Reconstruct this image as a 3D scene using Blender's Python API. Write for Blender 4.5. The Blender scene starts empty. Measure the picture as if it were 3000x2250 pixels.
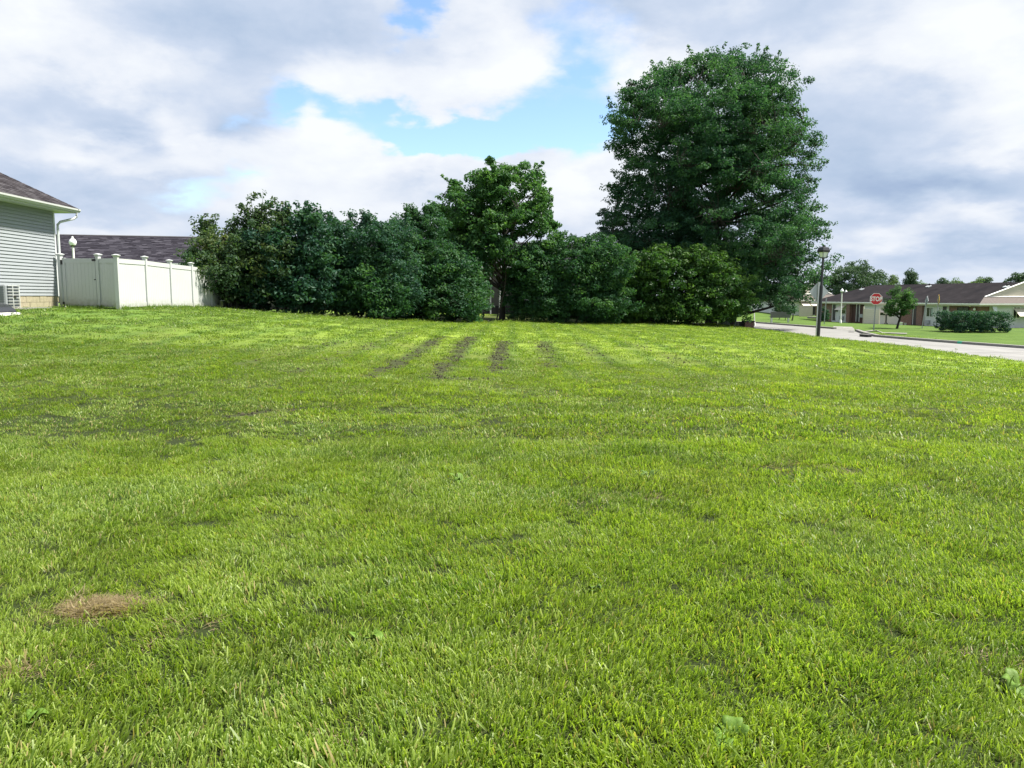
import bpy, bmesh, math, random
import numpy as np
from mathutils import Vector, Matrix

random.seed(7)
RNG = np.random.default_rng(11)
S = bpy.context.scene
COL = S.collection
R = math.radians

# ------------------------------------------------------------------ camera
F, PITCH, EYE = 2300.0, R(6.38), 1.5
cam = bpy.data.cameras.new('camera')
cam.sensor_width = 36.0
cam.lens = F / 3000 * 36
cam.clip_start, cam.clip_end = 0.05, 6000
camo = bpy.data.objects.new('camera', cam)
COL.objects.link(camo)
camo.location = (0, 0, EYE)
camo.rotation_euler = (math.pi / 2 - PITCH, 0, 0)
S.camera = camo

# ------------------------------------------------------------------ world, sun, exposure
SUN_AZ, SUN_EL = R(91), R(57)          # azimuth clockwise from +Y
SUN_DIR = Vector((math.sin(SUN_AZ) * math.cos(SUN_EL), math.cos(SUN_AZ) * math.cos(SUN_EL), math.sin(SUN_EL)))
sun = bpy.data.lights.new('sun', 'SUN')
sun.energy, sun.angle, sun.color = 5.0, R(6), (1.0, 0.94, 0.82)
suno = bpy.data.objects.new('sun', sun)
COL.objects.link(suno)
suno.location = (60, 10, 60)
suno.rotation_euler = SUN_DIR.to_track_quat('Z', 'Y').to_euler()
S.view_settings.view_transform = 'Standard'
S.view_settings.look = 'None'
S.view_settings.gamma = 1
S.view_settings.exposure = 1.24
S.view_settings.use_curve_mapping = False
S.cycles.max_bounces = 6
S.cycles.transparent_max_bounces = 8
S.cycles.caustics_reflective = False
S.cycles.caustics_refractive = False


def px_dir(px, py):
    rx, uy = (px - 1500) / F, -(py - 1125) / F
    d = Vector((rx, math.cos(PITCH) + uy * math.sin(PITCH), -math.sin(PITCH) + uy * math.cos(PITCH)))
    return d.normalized()


def P(px, py, d):
    """world point at depth Y = d that the photograph shows at (px, py)"""
    v = px_dir(px, py)
    t = d / v.y
    return Vector((v.x * t, d, EYE + v.z * t))


def build_world():
    w = bpy.data.worlds.new('World')
    S.world = w
    w.use_nodes = True
    nt = w.node_tree
    N, L = nt.nodes, nt.links
    N.clear()

    def nd(t, **k):
        n = N.new(t)
        for a, b in k.items():
            setattr(n, a, b)
        return n

    def math_(op, a, b=None, c=None, clamp=False):
        n = nd('ShaderNodeMath', operation=op, use_clamp=clamp)
        for i, v in enumerate((a, b, c)):
            if v is None:
                continue
            if isinstance(v, (int, float)):
                n.inputs[i].default_value = v
            else:
                L.new(v, n.inputs[i])
        return n.outputs[0]

    tc = nd('ShaderNodeTexCoord')
    sep = nd('ShaderNodeSeparateXYZ')
    L.new(tc.outputs['Generated'], sep.inputs[0])
    x, y, z = sep.outputs
    az = math_('ARCTAN2', x, y)
    el = math_('ARCSINE', math_('MAXIMUM', z, 0.0))
    # clouds live on a layer: stretch them towards the horizon
    st = nd('ShaderNodeCombineXYZ')
    L.new(az, st.inputs[0])
    L.new(math_('MULTIPLY', math_('POWER', el, 0.8), 1.9), st.inputs[1])
    back = math_('MULTIPLY', y, 0.35)
    L.new(back, st.inputs[2])

    def noise(vec, scale, detail, rough=0.5, dist=0.0):
        n = nd('ShaderNodeTexNoise')
        n.inputs['Scale'].default_value = scale
        n.inputs['Detail'].default_value = detail
        n.inputs['Roughness'].default_value = rough
        n.inputs['Distortion'].default_value = dist
        L.new(vec, n.inputs['Vector'])
        return n

    wn = noise(st.outputs[0], 5.5, 6, 0.55)
    wsub = nd('ShaderNodeVectorMath', operation='SUBTRACT')
    L.new(wn.outputs['Color'], wsub.inputs[0])
    wsub.inputs[1].default_value = (0.5, 0.5, 0.5)
    wsc = nd('ShaderNodeVectorMath', operation='MULTIPLY')
    L.new(wsub.outputs[0], wsc.inputs[0])
    wsc.inputs[1].default_value = (0.26, 0.16, 0)
    ae = nd('ShaderNodeCombineXYZ')
    L.new(az, ae.inputs[0])
    L.new(el, ae.inputs[1])
    pos = nd('ShaderNodeVectorMath', operation='ADD')
    L.new(ae.outputs[0], pos.inputs[0])
    L.new(wsc.outputs[0], pos.inputs[1])

    def blobs(items):
        acc = None
        for px, py, rx, ry, wgt in items:
            v = px_dir(px, py)
            a0, e0 = math.atan2(v.x, v.y), math.asin(v.z)
            mp = nd('ShaderNodeMapping')
            sx, sy = F / rx, F / ry
            mp.inputs['Location'].default_value = (-a0 * sx, -e0 * sy, 0)
            mp.inputs['Scale'].default_value = (sx, sy, 1)
            L.new(pos.outputs[0], mp.inputs['Vector'])
            g = nd('ShaderNodeTexGradient', gradient_type='QUADRATIC_SPHERE')
            L.new(mp.outputs[0], g.inputs[0])
            acc = math_('MULTIPLY_ADD', g.outputs['Fac'], wgt, acc if acc is not None else 0.0)
        return acc

    gaps = blobs([
        (1300, 390, 380, 115, 4.2), (1230, 430, 170, 70, 2.2), (1640, 370, 360, 130, 2.6), (1480, 400, 260, 90, 1.6),
        (770, 300, 190, 120, 1.9), (1190, 20, 170, 120, 2.2), (480, 560, 300, 80, .72), (720, 540, 260, 55, .7),
        (1690, 200, 280, 210, 1.5), (650, 490, 120, 60, .6), (980, 330, 260, 90, 1.4), (1780, 60, 260, 140, .5),
        (3350, 260, 500, 180, 1.6), (-700, 330, 500, 150, 1.6), (1000, -700, 600, 300, 1.8)])
    lite = blobs([
        (120, 80, 480, 300, .70), (1090, 500, 330, 200, .62), (880, 400, 200, 150, .62), (1230, 490, 180, 140, .45),
        (540, 400, 340, 130, .55), (200, 440, 300, 110, .45), (2960, 120, 560, 380, .85), (2950, 400, 380, 190, .6),
        (2850, 660, 600, 100, .6), (2480, 690, 380, 150, .45), (1720, 500, 260, 200, .70), (1050, 270, 560, 170, .42),
        (1420, 460, 160, 80, .5), (1880, 150, 300, 190, .6), (1480, 120, 330, 210, .42), (330, 660, 320, 100, .4),
        (750, 560, 460, 160, .45), (1400, 230, 400, 120, .4), (2550, 130, 380, 150, .25), (1550, 590, 300, 120, .45)])
    dark = blobs([
        (600, 50, 520, 240, .72), (980, 90, 360, 150, .5), (2700, 550, 720, 230, 1.12), (2380, 360, 460, 240, .55),
        (340, 355, 270, 110, .85), (650, 350, 150, 120, .7), (150, 290, 460, 130, .35), (120, 570, 460, 120, .55),
        (1900, 40, 560, 130, .45), (400, 520, 460, 80, .35), (2800, 750, 760, 70, .5), (1240, 570, 240, 80, .3),
        (1640, 390, 180, 70, .25), (2150, 60, 540, 130, .3), (2700, 270, 400, 170, .35)])

    n1 = noise(st.outputs[0], 6.5, 9, 0.56, 0.25)
    n2 = noise(st.outputs[0], 2.6, 4, 0.5)
    n3 = noise(st.outputs[0], 16, 6, 0.55)
    b = math_('MULTIPLY_ADD', math_('SUBTRACT', lite, dark), 0.60, 0.64)
    b = math_('ADD', b, math_('MULTIPLY', math_('SUBTRACT', n1.outputs['Fac'], 0.5), 0.75))
    b = math_('ADD', b, math_('MULTIPLY', math_('SUBTRACT', n2.outputs['Fac'], 0.5), 0.35))
    b = math_('ADD', b, math_('MULTIPLY', math_('SUBTRACT', n3.outputs['Fac'], 0.5), 0.34))
    ramp = nd('ShaderNodeValToRGB')
    cr = ramp.color_ramp
    cr.elements[0].position, cr.elements[0].color = 0.0, (0.33, 0.43, 0.61, 1)
    cr.elements[1].position, cr.elements[1].color = 1.0, (0.85, 0.88, 0.90, 1)
    for p_, c_ in ((0.25, (0.43, 0.53, 0.69, 1)), (0.52, (0.55, 0.63, 0.77, 1)), (0.78, (0.75, 0.79, 0.86, 1))):
        e = cr.elements.new(p_)
        e.color = c_
    L.new(b, ramp.inputs[0])
    cov = math_('SUBTRACT', 1.2, math_('MULTIPLY', gaps, 1.12))
    cov = math_('ADD', cov, math_('MULTIPLY', math_('SUBTRACT', n1.outputs['Fac'], 0.5), 1.1))
    cov = math_('ADD', cov, math_('MULTIPLY', math_('SUBTRACT', n3.outputs['Fac'], 0.5), 0.35), None, True)
    sm = nd('ShaderNodeMapRange', interpolation_type='SMOOTHSTEP')
    L.new(cov, sm.inputs[0])
    sm.inputs[1].default_value, sm.inputs[2].default_value = 0.0, 1.0

    sky = nd('ShaderNodeTexSky', sky_type='NISHITA')
    sky.sun_disc = False
    sky.sun_elevation = SUN_EL
    sky.sun_rotation = SUN_AZ
    sky.air_density, sky.dust_density, sky.ozone_density = 1.0, 0.0, 3.0
    bg1 = nd('ShaderNodeBackground')
    L.new(sky.outputs[0], bg1.inputs[0])
    bg1.inputs[1].default_value = 0.10
    bg2 = nd('ShaderNodeBackground')
    L.new(ramp.outputs[0], bg2.inputs[0])
    bg2.inputs[1].default_value = 0.485
    mx = nd('ShaderNodeMixShader')
    L.new(sm.outputs[0], mx.inputs[0])
    L.new(bg1.outputs[0], mx.inputs[1])
    L.new(bg2.outputs[0], mx.inputs[2])
    out = nd('ShaderNodeOutputWorld')
    L.new(mx.outputs[0], out.inputs[0])


build_world()

# ------------------------------------------------------------------ numpy helpers


def vnoise(x, y, scale, seed=0):
    """smooth value noise in 0..1"""
    g = np.random.default_rng(seed).random((64, 64))
    x, y = np.asarray(x) / scale, np.asarray(y) / scale
    xi, yi = np.floor(x).astype(int), np.floor(y).astype(int)
    fx, fy = x - xi, y - yi
    fx, fy = fx * fx * (3 - 2 * fx), fy * fy * (3 - 2 * fy)
    a, b = g[xi % 64, yi % 64], g[(xi + 1) % 64, yi % 64]
    c, d = g[xi % 64, (yi + 1) % 64], g[(xi + 1) % 64, (yi + 1) % 64]
    return (a * (1 - fx) + b * fx) * (1 - fy) + (c * (1 - fx) + d * fx) * fy


def sstep(a, b, x):
    t = np.clip((x - a) / (b - a), 0, 1)
    return t * t * (3 - 2 * t)


def poly_sd(px_, py_, poly):
    """signed distance to a polygon, negative inside"""
    px_, py_ = np.asarray(px_, float), np.asarray(py_, float)
    d = np.full(px_.shape, 1e9)
    ins = np.zeros(px_.shape, bool)
    n = len(poly)
    for i in range(n):
        (x0, y0), (x1, y1) = poly[i], poly[(i + 1) % n]
        ex, ey = x1 - x0, y1 - y0
        t = np.clip(((px_ - x0) * ex + (py_ - y0) * ey) / (ex * ex + ey * ey), 0, 1)
        d = np.minimum(d, np.hypot(px_ - x0 - t * ex, py_ - y0 - t * ey))
        c = ((y0 <= py_) & (y1 > py_)) | ((y1 <= py_) & (y0 > py_))
        with np.errstate(divide='ignore', invalid='ignore'):
            xc = x0 + (py_ - y0) / (y1 - y0 if y1 != y0 else 1e-9) * ex
        ins ^= c & (px_ < xc)
    return np.where(ins, -d, d)


# ------------------------------------------------------------------ terrain
CTRL = [(0, 0, 0), (-6, 2, .02), (6, 2, -.02), (0, 8, .0), (-6, 12, .14), (6, 12, -.08), (0, 20, .02), (-14, 14, .55), (14, 14, -.45),
        (-22, 10, .75), (12, 30, -.33), (0, 32, .06), (-8, 25, .62), (6, 24, -.1), (15.6, 22, -.52), (15.6, 4, -.5), (24, 0, -.85)]


def ctrl_px(px, py, d):
    p = P(px, py, d)
    CTRL.append((p.x, p.y, p.z))


for c in ((187, 901, 27.6), (355, 908, 26.5), (443, 904, 28.6), (576, 901, 32.7), (640, 901, 35.2), (60, 908, 23.8), (760, 916, 36), (1000, 931, 38),
          (1200, 940, 41), (1500, 944, 45), (1750, 945, 48), (2000, 946, 51), (2150, 955, 52.5), (2397, 987, 40.4), (2559, 974, 52), (2285, 944, 66),
          (2845, 972, 51.5), (2960, 962, 74), (2870, 961, 76), (2640, 951, 87), (2400, 938, 104), (2300, 918, 112), (2180, 907, 126)):
    ctrl_px(*c)
CTRL += [(26, 32, -.8), (30, 20, -.85), (-30, 50, .75), (0, 58, .25), (20, 62, -.5), (-40, 25, 1.1), (-30, 0, .8), (0, -20, 0), (-40, -20, .8), (40, -20, -1),
         (60, 60, -1.2), (60, 110, -1.6), (-50, 110, .6), (0, 110, -.2)]
CA = np.array(CTRL)


def tps_fit(pts, vals, lam=.02):
    n = len(pts)
    r = np.hypot(pts[:, None, 0] - pts[None, :, 0], pts[:, None, 1] - pts[None, :, 1]) / 20
    K = np.where(r > 0, r * r * np.log(r + 1e-12), 0) + lam * np.eye(n)
    Pm = np.c_[np.ones(n), pts / 20]
    A = np.block([[K, Pm], [Pm.T, np.zeros((3, 3))]])
    return np.linalg.solve(A, np.r_[vals, 0, 0, 0])


TW = tps_fit(CA[:, :2], CA[:, 2])


def base_z(x, y):
    x, y = np.asarray(x, float), np.asarray(y, float)
    sh = x.shape
    x, y = x.ravel(), y.ravel()
    cx, cy = np.clip(x, -45, 62), np.clip(y, -25, 128)
    n = len(CA)
    out = np.empty(len(cx))
    for s in range(0, len(cx), 20000):
        a, b = cx[s:s + 20000], cy[s:s + 20000]
        r = np.hypot(a[:, None] - CA[None, :, 0], b[:, None] - CA[None, :, 1]) / 20
        U = np.where(r > 0, r * r * np.log(r + 1e-12), 0)
        out[s:s + 20000] = U @ TW[:n] + TW[n] + TW[n + 1] * a / 20 + TW[n + 2] * b / 20
    return out.reshape(sh)


ZR = -0.80                              # carriageway level


def on_plane(px, py, z):
    v = px_dir(px, py)
    t = (z - EYE) / v.z
    return (v.x * t, v.y * t)


FAR_KERB = [on_plane(a, b, ZR) for a, b in ((3000, 1021), (2810, 1007), (2665, 995.5), (2565, 987), (2530, 979), (2505, 970))]
FAR_KERB = [(FAR_KERB[0][0] + 6.5, FAR_KERB[0][1] - 22)] + FAR_KERB
FAR_KERB2 = [on_plane(a, b, ZR) for a, b in ((2442, 964), (2380, 959), (2300, 953), (2206, 946))]
x0, y0 = FAR_KERB2[-1]
FAR_KERB2.append((x0 - 30, y0 + 6))
NEAR = [(-12, 57.5), (10, 55.2), (15.2, 52.5), (16.6, 48), (16.7, 40), (16.7, 26), (17.2, 8), (18.5, -14)]
ROAD = NEAR + FAR_KERB + FAR_KERB2


def road_sd(x, y):
    return poly_sd(x, y, ROAD)


BUMP = dict()


def ground_z(x, y):
    x, y = np.asarray(x, float), np.asarray(y, float)
    z = base_z(x, y)
    near = (np.hypot(x, y) < 60)
    z = z + near * (.05 * (vnoise(x + 50, y + 50, 2.2, 3) - .5) + .03 * (vnoise(x + 50, y + 50, .8, 4) - .5))
    sd = road_sd(x, y)
    far = sstep(20.2, 21.2, x) * 0
    t = sstep(0.0, 1.1, sd)
    zb = np.where(sd < 0, ZR - .05, ZR - .05 + (np.maximum(z, ZR + .1) - ZR + .05) * t)
    return np.where(sd < 1.1, zb, z)


def gz(x, y):
    return float(ground_z(np.array([x]), np.array([y]))[0])


# ------------------------------------------------------------------ mesh building
def fast_mesh(name, co, quads=None, tris=None, attrs=None, smooth=False):
    me = bpy.data.meshes.new(name)
    nq = 0 if quads is None else len(quads)
    ntr = 0 if tris is None else len(tris)
    me.vertices.add(len(co))
    me.vertices.foreach_set('co', np.ascontiguousarray(co, np.float32).ravel())
    idx = []
    if nq:
        idx.append(np.asarray(quads, np.int32).ravel())
    if ntr:
        idx.append(np.asarray(tris, np.int32).ravel())
    if idx:
        idx = np.concatenate(idx)
        me.loops.add(len(idx))
        me.loops.foreach_set('vertex_index', idx)
        me.polygons.add(nq + ntr)
        ls = np.concatenate([np.arange(nq) * 4, nq * 4 + np.arange(ntr) * 3]).astype(np.int32)
        me.polygons.foreach_set('loop_start', ls)
        me.polygons.foreach_set('use_smooth', np.full(nq + ntr, smooth))
    for k, v in (attrs or {}).items():
        v = np.asarray(v, np.float32)
        a = me.attributes.new(k, 'FLOAT', 'POINT')
        a.data.foreach_set('value', v)
    me.update(calc_edges=True)
    return me


def link(name, data, mat=None, parent=None, loc=None, rot=None):
    o = bpy.data.objects.new(name, data)
    COL.objects.link(o)
    if mat is not None and data is not None:
        data.materials.append(mat)
    if parent is not None:
        o.parent = parent
    if loc is not None:
        o.location = loc
    if rot is not None:
        o.rotation_euler = rot
    return o


def tag(o, label=None, cat=None, group=None, kind=None):
    if label:
        o['label'] = label
    if cat:
        o['category'] = cat
    if group:
        o['group'] = group
    if kind:
        o['kind'] = kind
    return o


def thing(name, label, cat, loc, rz=0, group=None):
    o = bpy.data.objects.new(name, None)
    o.empty_display_size = .3
    COL.objects.link(o)
    o.location = loc
    o.rotation_euler = (0, 0, rz)
    return tag(o, label, cat, group)


class B:
    """collects shapes and links them as one mesh object"""

    def __init__(s):
        s.v, s.f, s.sm = [], [], []

    def add(s, vs, fs, smooth=False):
        n = len(s.v)
        s.v += [tuple(v) for v in vs]
        s.f += [tuple(i + n for i in f) for f in fs]
        s.sm += [smooth] * len(fs)
        return s

    def box(s, x0, x1, y0, y1, z0, z1):
        return s.add([(x0, y0, z0), (x1, y0, z0), (x1, y1, z0), (x0, y1, z0), (x0, y0, z1), (x1, y0, z1), (x1, y1, z1), (x0, y1, z1)],
                     [(3, 2, 1, 0), (4, 5, 6, 7), (0, 1, 5, 4), (1, 2, 6, 5), (2, 3, 7, 6), (3, 0, 4, 7)])

    def frustum(s, w0, w1, z0, z1, cx=0, cy=0):
        a, b = w0 / 2, w1 / 2
        return s.add([(cx - a, cy - a, z0), (cx + a, cy - a, z0), (cx + a, cy + a, z0), (cx - a, cy + a, z0),
                      (cx - b, cy - b, z1), (cx + b, cy - b, z1), (cx + b, cy + b, z1), (cx - b, cy + b, z1)],
                     [(3, 2, 1, 0), (4, 5, 6, 7), (0, 1, 5, 4), (1, 2, 6, 5), (2, 3, 7, 6), (3, 0, 4, 7)])

    def prism(s, poly, axis, a0, a1):
        """poly: 2D outline, extruded along axis 'x','y' or 'z'"""
        n = len(poly)

        def mk(p, q):
            return {'x': (q, p[0], p[1]), 'y': (p[0], q, p[1]), 'z': (p[0], p[1], q)}[axis]
        vs = [mk(p, a0) for p in poly] + [mk(p, a1) for p in poly]
        fs = [tuple(range(n))[::-1], tuple(range(n, 2 * n))] + [(i, (i + 1) % n, n + (i + 1) % n, n + i) for i in range(n)]
        return s.add(vs, fs)

    def slab(s, pts, th):
        """a face with thickness th along minus its normal"""
        pts = [Vector(p) for p in pts]
        nrm = (pts[1] - pts[0]).cross(pts[2] - pts[0]).normalized()
        n = len(pts)
        vs = pts + [p - nrm * th for p in pts]
        fs = [tuple(range(n)), tuple(range(n, 2 * n))[::-1]] + [((i + 1) % n, i, n + i, n + (i + 1) % n) for i in range(n)]
        return s.add(vs, fs)

    def tube(s, pts, rad, seg=8, caps=True):
        pts = [Vector(p) for p in pts]
        if isinstance(rad, (int, float)):
            rad = [rad] * len(pts)
        vs, fs = [], []
        for i, p in enumerate(pts):
            t = (pts[min(i + 1, len(pts) - 1)] - pts[max(i - 1, 0)]).normalized()
            a = t.cross(Vector((0.13, 0.31, 0.94)))
            if a.length < .05:
                a = t.cross(Vector((1, 0, 0)))
            a.normalize()
            b = t.cross(a)
            for k in range(seg):
                w = 2 * math.pi * k / seg
                vs.append(p + (a * math.cos(w) + b * math.sin(w)) * rad[i])
        for i in range(len(pts) - 1):
            for k in range(seg):
                k2 = (k + 1) % seg
                fs.append((i * seg + k, i * seg + k2, (i + 1) * seg + k2, (i + 1) * seg + k))
        if caps:
            fs += [tuple(range(seg))[::-1], tuple(range((len(pts) - 1) * seg, len(pts) * seg))]
        return s.add(vs, fs, True)

    def lathe(s, prof, seg=20, cx=0, cy=0):
        vs, fs = [], []
        for r_, z_ in prof:
            for k in range(seg):
                w = 2 * math.pi * k / seg
                vs.append((cx + r_ * math.cos(w), cy + r_ * math.sin(w), z_))
        for i in range(len(prof) - 1):
            for k in range(seg):
                k2 = (k + 1) % seg
                fs.append((i * seg + k, i * seg + k2, (i + 1) * seg + k2, (i + 1) * seg + k))
        fs += [tuple(range(seg))[::-1], tuple(range((len(prof) - 1) * seg, len(prof) * seg))]
        return s.add(vs, fs, True)

    def mesh(s, name):
        me = bpy.data.meshes.new(name)
        me.from_pydata(s.v, [], s.f)
        me.polygons.foreach_set('use_smooth', s.sm)
        me.update()
        return me

    def build(s, name, mat, parent=None, loc=None, rot=None, bevel=0):
        o = link(name, s.mesh(name), mat, parent, loc, rot)
        if bevel:
            m = o.modifiers.new('edge', 'BEVEL')
            m.width, m.segments, m.limit_method = bevel, 2, 'ANGLE'
        if any(s.sm):
            o.data.set_sharp_from_angle(angle=R(40))
        return o


# ------------------------------------------------------------------ materials
def new_mat(name):
    m = bpy.data.materials.new(name)
    m.use_nodes = True
    nt = m.node_tree
    return m, nt, nt.nodes['Principled BSDF'], nt.nodes, nt.links


def M(name, col, rough=.6, var=.12, scale=4.0, spec=.4, metal=0, bump=0, stretch=(1, 1, 1), dirt=None, splash=None):
    """plain surface: a base colour broken up by two scales of noise, optional dirt colour in patches"""
    m, nt, bs, N, L = new_mat(name)
    tc = N.new('ShaderNodeTexCoord')
    mp = N.new('ShaderNodeMapping')
    mp.inputs['Scale'].default_value = stretch
    L.new(tc.outputs['Object'], mp.inputs[0])
    n = N.new('ShaderNodeTexNoise')
    n.inputs['Scale'].default_value = scale
    n.inputs['Detail'].default_value = 6
    n.inputs['Roughness'].default_value = .65
    L.new(mp.outputs[0], n.inputs['Vector'])
    r = N.new('ShaderNodeValToRGB')
    r.color_ramp.elements[0].position, r.color_ramp.elements[1].position = .3, .7
    r.color_ramp.elements[0].color = tuple(c * (1 - var) for c in col) + (1,)
    r.color_ramp.elements[1].color = tuple(min(1, c * (1 + var)) for c in col) + (1,)
    L.new(n.outputs['Fac'], r.inputs[0])
    outc = r.outputs[0]
    if dirt:
        n2 = N.new('ShaderNodeTexNoise')
        n2.inputs['Scale'].default_value = scale * .35
        n2.inputs['Detail'].default_value = 8
        L.new(mp.outputs[0], n2.inputs['Vector'])
        mr = N.new('ShaderNodeMapRange')
        mr.inputs[1].default_value, mr.inputs[2].default_value, mr.inputs[4].default_value = .5, .8, dirt[3]
        L.new(n2.outputs['Fac'], mr.inputs[0])
        mx = N.new('ShaderNodeMix')
        mx.data_type = 'RGBA'
        L.new(mr.outputs[0], mx.inputs[0])
        L.new(outc, mx.inputs[6])
        mx.inputs[7].default_value = tuple(dirt[:3]) + (1,)
        outc = mx.outputs[2]
    if splash:
        sz = N.new('ShaderNodeSeparateXYZ')
        L.new(tc.outputs['Object'], sz.inputs[0])
        n3 = N.new('ShaderNodeTexNoise')
        n3.inputs['Scale'].default_value = 7
        n3.inputs['Detail'].default_value = 5
        L.new(tc.outputs['Object'], n3.inputs['Vector'])
        ad = N.new('ShaderNodeMath')
        ad.operation = 'MULTIPLY_ADD'
        L.new(n3.outputs['Fac'], ad.inputs[0])
        ad.inputs[1].default_value = -.5
        L.new(sz.outputs[2], ad.inputs[2])
        mr2 = N.new('ShaderNodeMapRange')
        for q_, v_ in enumerate((.10, -.22, 0, .55)):
            mr2.inputs[q_ + 1].default_value = v_
        L.new(ad.outputs[0], mr2.inputs[0])
        mx2 = N.new('ShaderNodeMix')
        mx2.data_type = 'RGBA'
        L.new(mr2.outputs[0], mx2.inputs[0])
        L.new(outc, mx2.inputs[6])
        mx2.inputs[7].default_value = tuple(splash) + (1,)
        outc = mx2.outputs[2]
    L.new(outc, bs.inputs['Base Color'])
    bs.inputs['Roughness'].default_value = rough
    bs.inputs['Metallic'].default_value = metal
    bs.inputs['Specular IOR Level'].default_value = spec
    if bump:
        bp = N.new('ShaderNodeBump')
        bp.inputs['Strength'].default_value = bump
        bp.inputs['Distance'].default_value = .02
        L.new(n.outputs['Fac'], bp.inputs['Height'])
        L.new(bp.outputs[0], bs.inputs['Normal'])
    return m


def M_tint(name, cols, rough=.6, transl=0, spec=.3, tcol=None, extra=None):
    """colour from the per-vertex 'tint' value; optional light passing through (leaves)"""
    m, nt, bs, N, L = new_mat(name)
    at = N.new('ShaderNodeAttribute')
    at.attribute_name = 'tint'
    r = N.new('ShaderNodeValToRGB')
    el = r.color_ramp.elements
    el[0].color = cols[0] + (1,)
    el[1].color = cols[-1] + (1,)
    for i, c in enumerate(cols[1:-1]):
        e = el.new((i + 1) / (len(cols) - 1))
        e.color = c + (1,)
    L.new(at.outputs['Fac'], r.inputs[0])
    c = r.outputs[0]
    L.new(c, bs.inputs['Base Color'])
    bs.inputs['Roughness'].default_value = rough
    bs.inputs['Specular IOR Level'].default_value = spec
    if transl:
        tr = N.new('ShaderNodeBsdfTranslucent')
        hs = N.new('ShaderNodeMix')
        hs.data_type = 'RGBA'
        hs.blend_type = 'MULTIPLY'
        hs.inputs[0].default_value = 1
        L.new(c, hs.inputs[6])
        hs.inputs[7].default_value = (tcol or (1.5, 1.6, .7)) + (1,)
        L.new(hs.outputs[2], tr.inputs[0])
        ms = N.new('ShaderNodeMixShader')
        ms.inputs[0].default_value = transl
        L.new(bs.outputs[0], ms.inputs[1])
        L.new(tr.outputs[0], ms.inputs[2])
        L.new(ms.outputs[0], N['Material Output'].inputs[0])
    return m


WHITE_VINYL = M('white_vinyl', (.47, .49, .50), .38, .03, 1.5, dirt=(.44, .45, .41, .35), splash=(.20, .21, .13))
WHITE_PAINT = M('white_paint', (.76, .77, .75), .5, .05, 3, dirt=(.55, .54, .5, .3))
SIDING = M('grey_siding', (.26, .285, .31), .5, .04, 2, dirt=(.22, .25, .265, .3))
SOFFIT = M('soffit', (.50, .53, .55), .5, .04, 2)
BLOCK = M('concrete_block', (.30, .27, .19), .9, .16, 9, bump=.4, dirt=(.3, .27, .2, .5))
CONCRETE = M('concrete', (.21, .206, .198), .85, .14, 3, bump=.2, dirt=(.19, .185, .17, .6))
BLACK_METAL = M('black_metal', (.018, .02, .026), .45, .2, 6)
DARK_HARD = M('dark_hardware', (.02, .02, .02), .5, .1, 6)
GREY_METAL = M('grey_metal', (.34, .36, .38), .45, .1, 6, metal=.3, dirt=(.25, .25, .25, .4))
ALU = M('sign_back', (.33, .36, .40), .5, .06, 3, metal=.2, dirt=(.4, .42, .45, .4))
AC_GREY = M('unit_grey', (.22, .24, .26), .5, .06, 5)
COIL = M('coil_dark', (.05, .06, .07), .6, .3, 40)
GLASS_DARK = M('dark_glass', (.018, .022, .028), .12, .2, 2, spec=.6)
DOOR_DARK = M('dark_door', (.03, .027, .03), .5, .2, 3)
BLACK_PLASTIC = M('black_plastic', (.02, .022, .026), .25, .2, 4, spec=.6)
PALE_PLASTIC = M('pale_plastic', (.62, .66, .68), .35, .08, 4)
CREAM = M('cream_siding', (.56, .51, .43), .6, .06, 2.5, dirt=(.47, .42, .35, .3))
WHITE_WALL = M('white_wall', (.60, .62, .61), .6, .05, 2, dirt=(.6, .61, .6, .3))
ROOF_TAR = M('roof_shingle_brown', (.020, .0178, .0205), .95, .3, 1.2, bump=.3, spec=.05, dirt=(.007, .007, .010, .95), stretch=(1, 1, 1))
ROOF_SKIRT = M('roof_skirt', (.10, .085, .08), .9, .18, 5, bump=.3)
RED = M('sign_red', (.55, .03, .04), .4, .06, 3)
SIGN_WHITE = M('sign_white', (.82, .82, .82), .4, .03, 3)
YELLOW = M('sign_yellow', (.75, .46, .03), .4, .06, 3)
GLOBE = M('lamp_globe', (.80, .82, .84), .25, .04, 3, spec=.5)
LANTERN = M('lantern_glass', (.62, .66, .68), .2, .1, 5, spec=.5)
WOOD_GREY = M('weathered_wood', (.15, .155, .15), .8, .3, 12, stretch=(1, 6, 6), bump=.3)
BARK = M('bark', (.034, .030, .026), .9, .35, 9, stretch=(1, 1, .25), bump=.8)
BARK_G = M('bark_grey', (.10, .09, .08), .9, .35, 9, stretch=(1, 1, .25), bump=.8)
GREEN_BOX = M('utility_green', (.035, .055, .045), .5, .15, 4)
TAUPE = M('rear_wall', (.13, .125, .115), .7, .1, 3)
DIRT = M('bare_soil', (.040, .036, .020), .95, .3, 6, bump=.6)
MARK_GREEN = M('green_paint_mark', (.05, .42, .28), .7, .3, 20)
SHINGLE = M_tint('shingle_grey', [(.016, .015, .021), (.027, .025, .034), (.034, .032, .043), (.075, .072, .09)], .95, spec=.08)
SHINGLE_B = M_tint('shingle_brown', [(.026, .023, .027), (.040, .036, .041), (.046, .042, .048), (.072, .068, .076)], .95, spec=.08)


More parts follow.
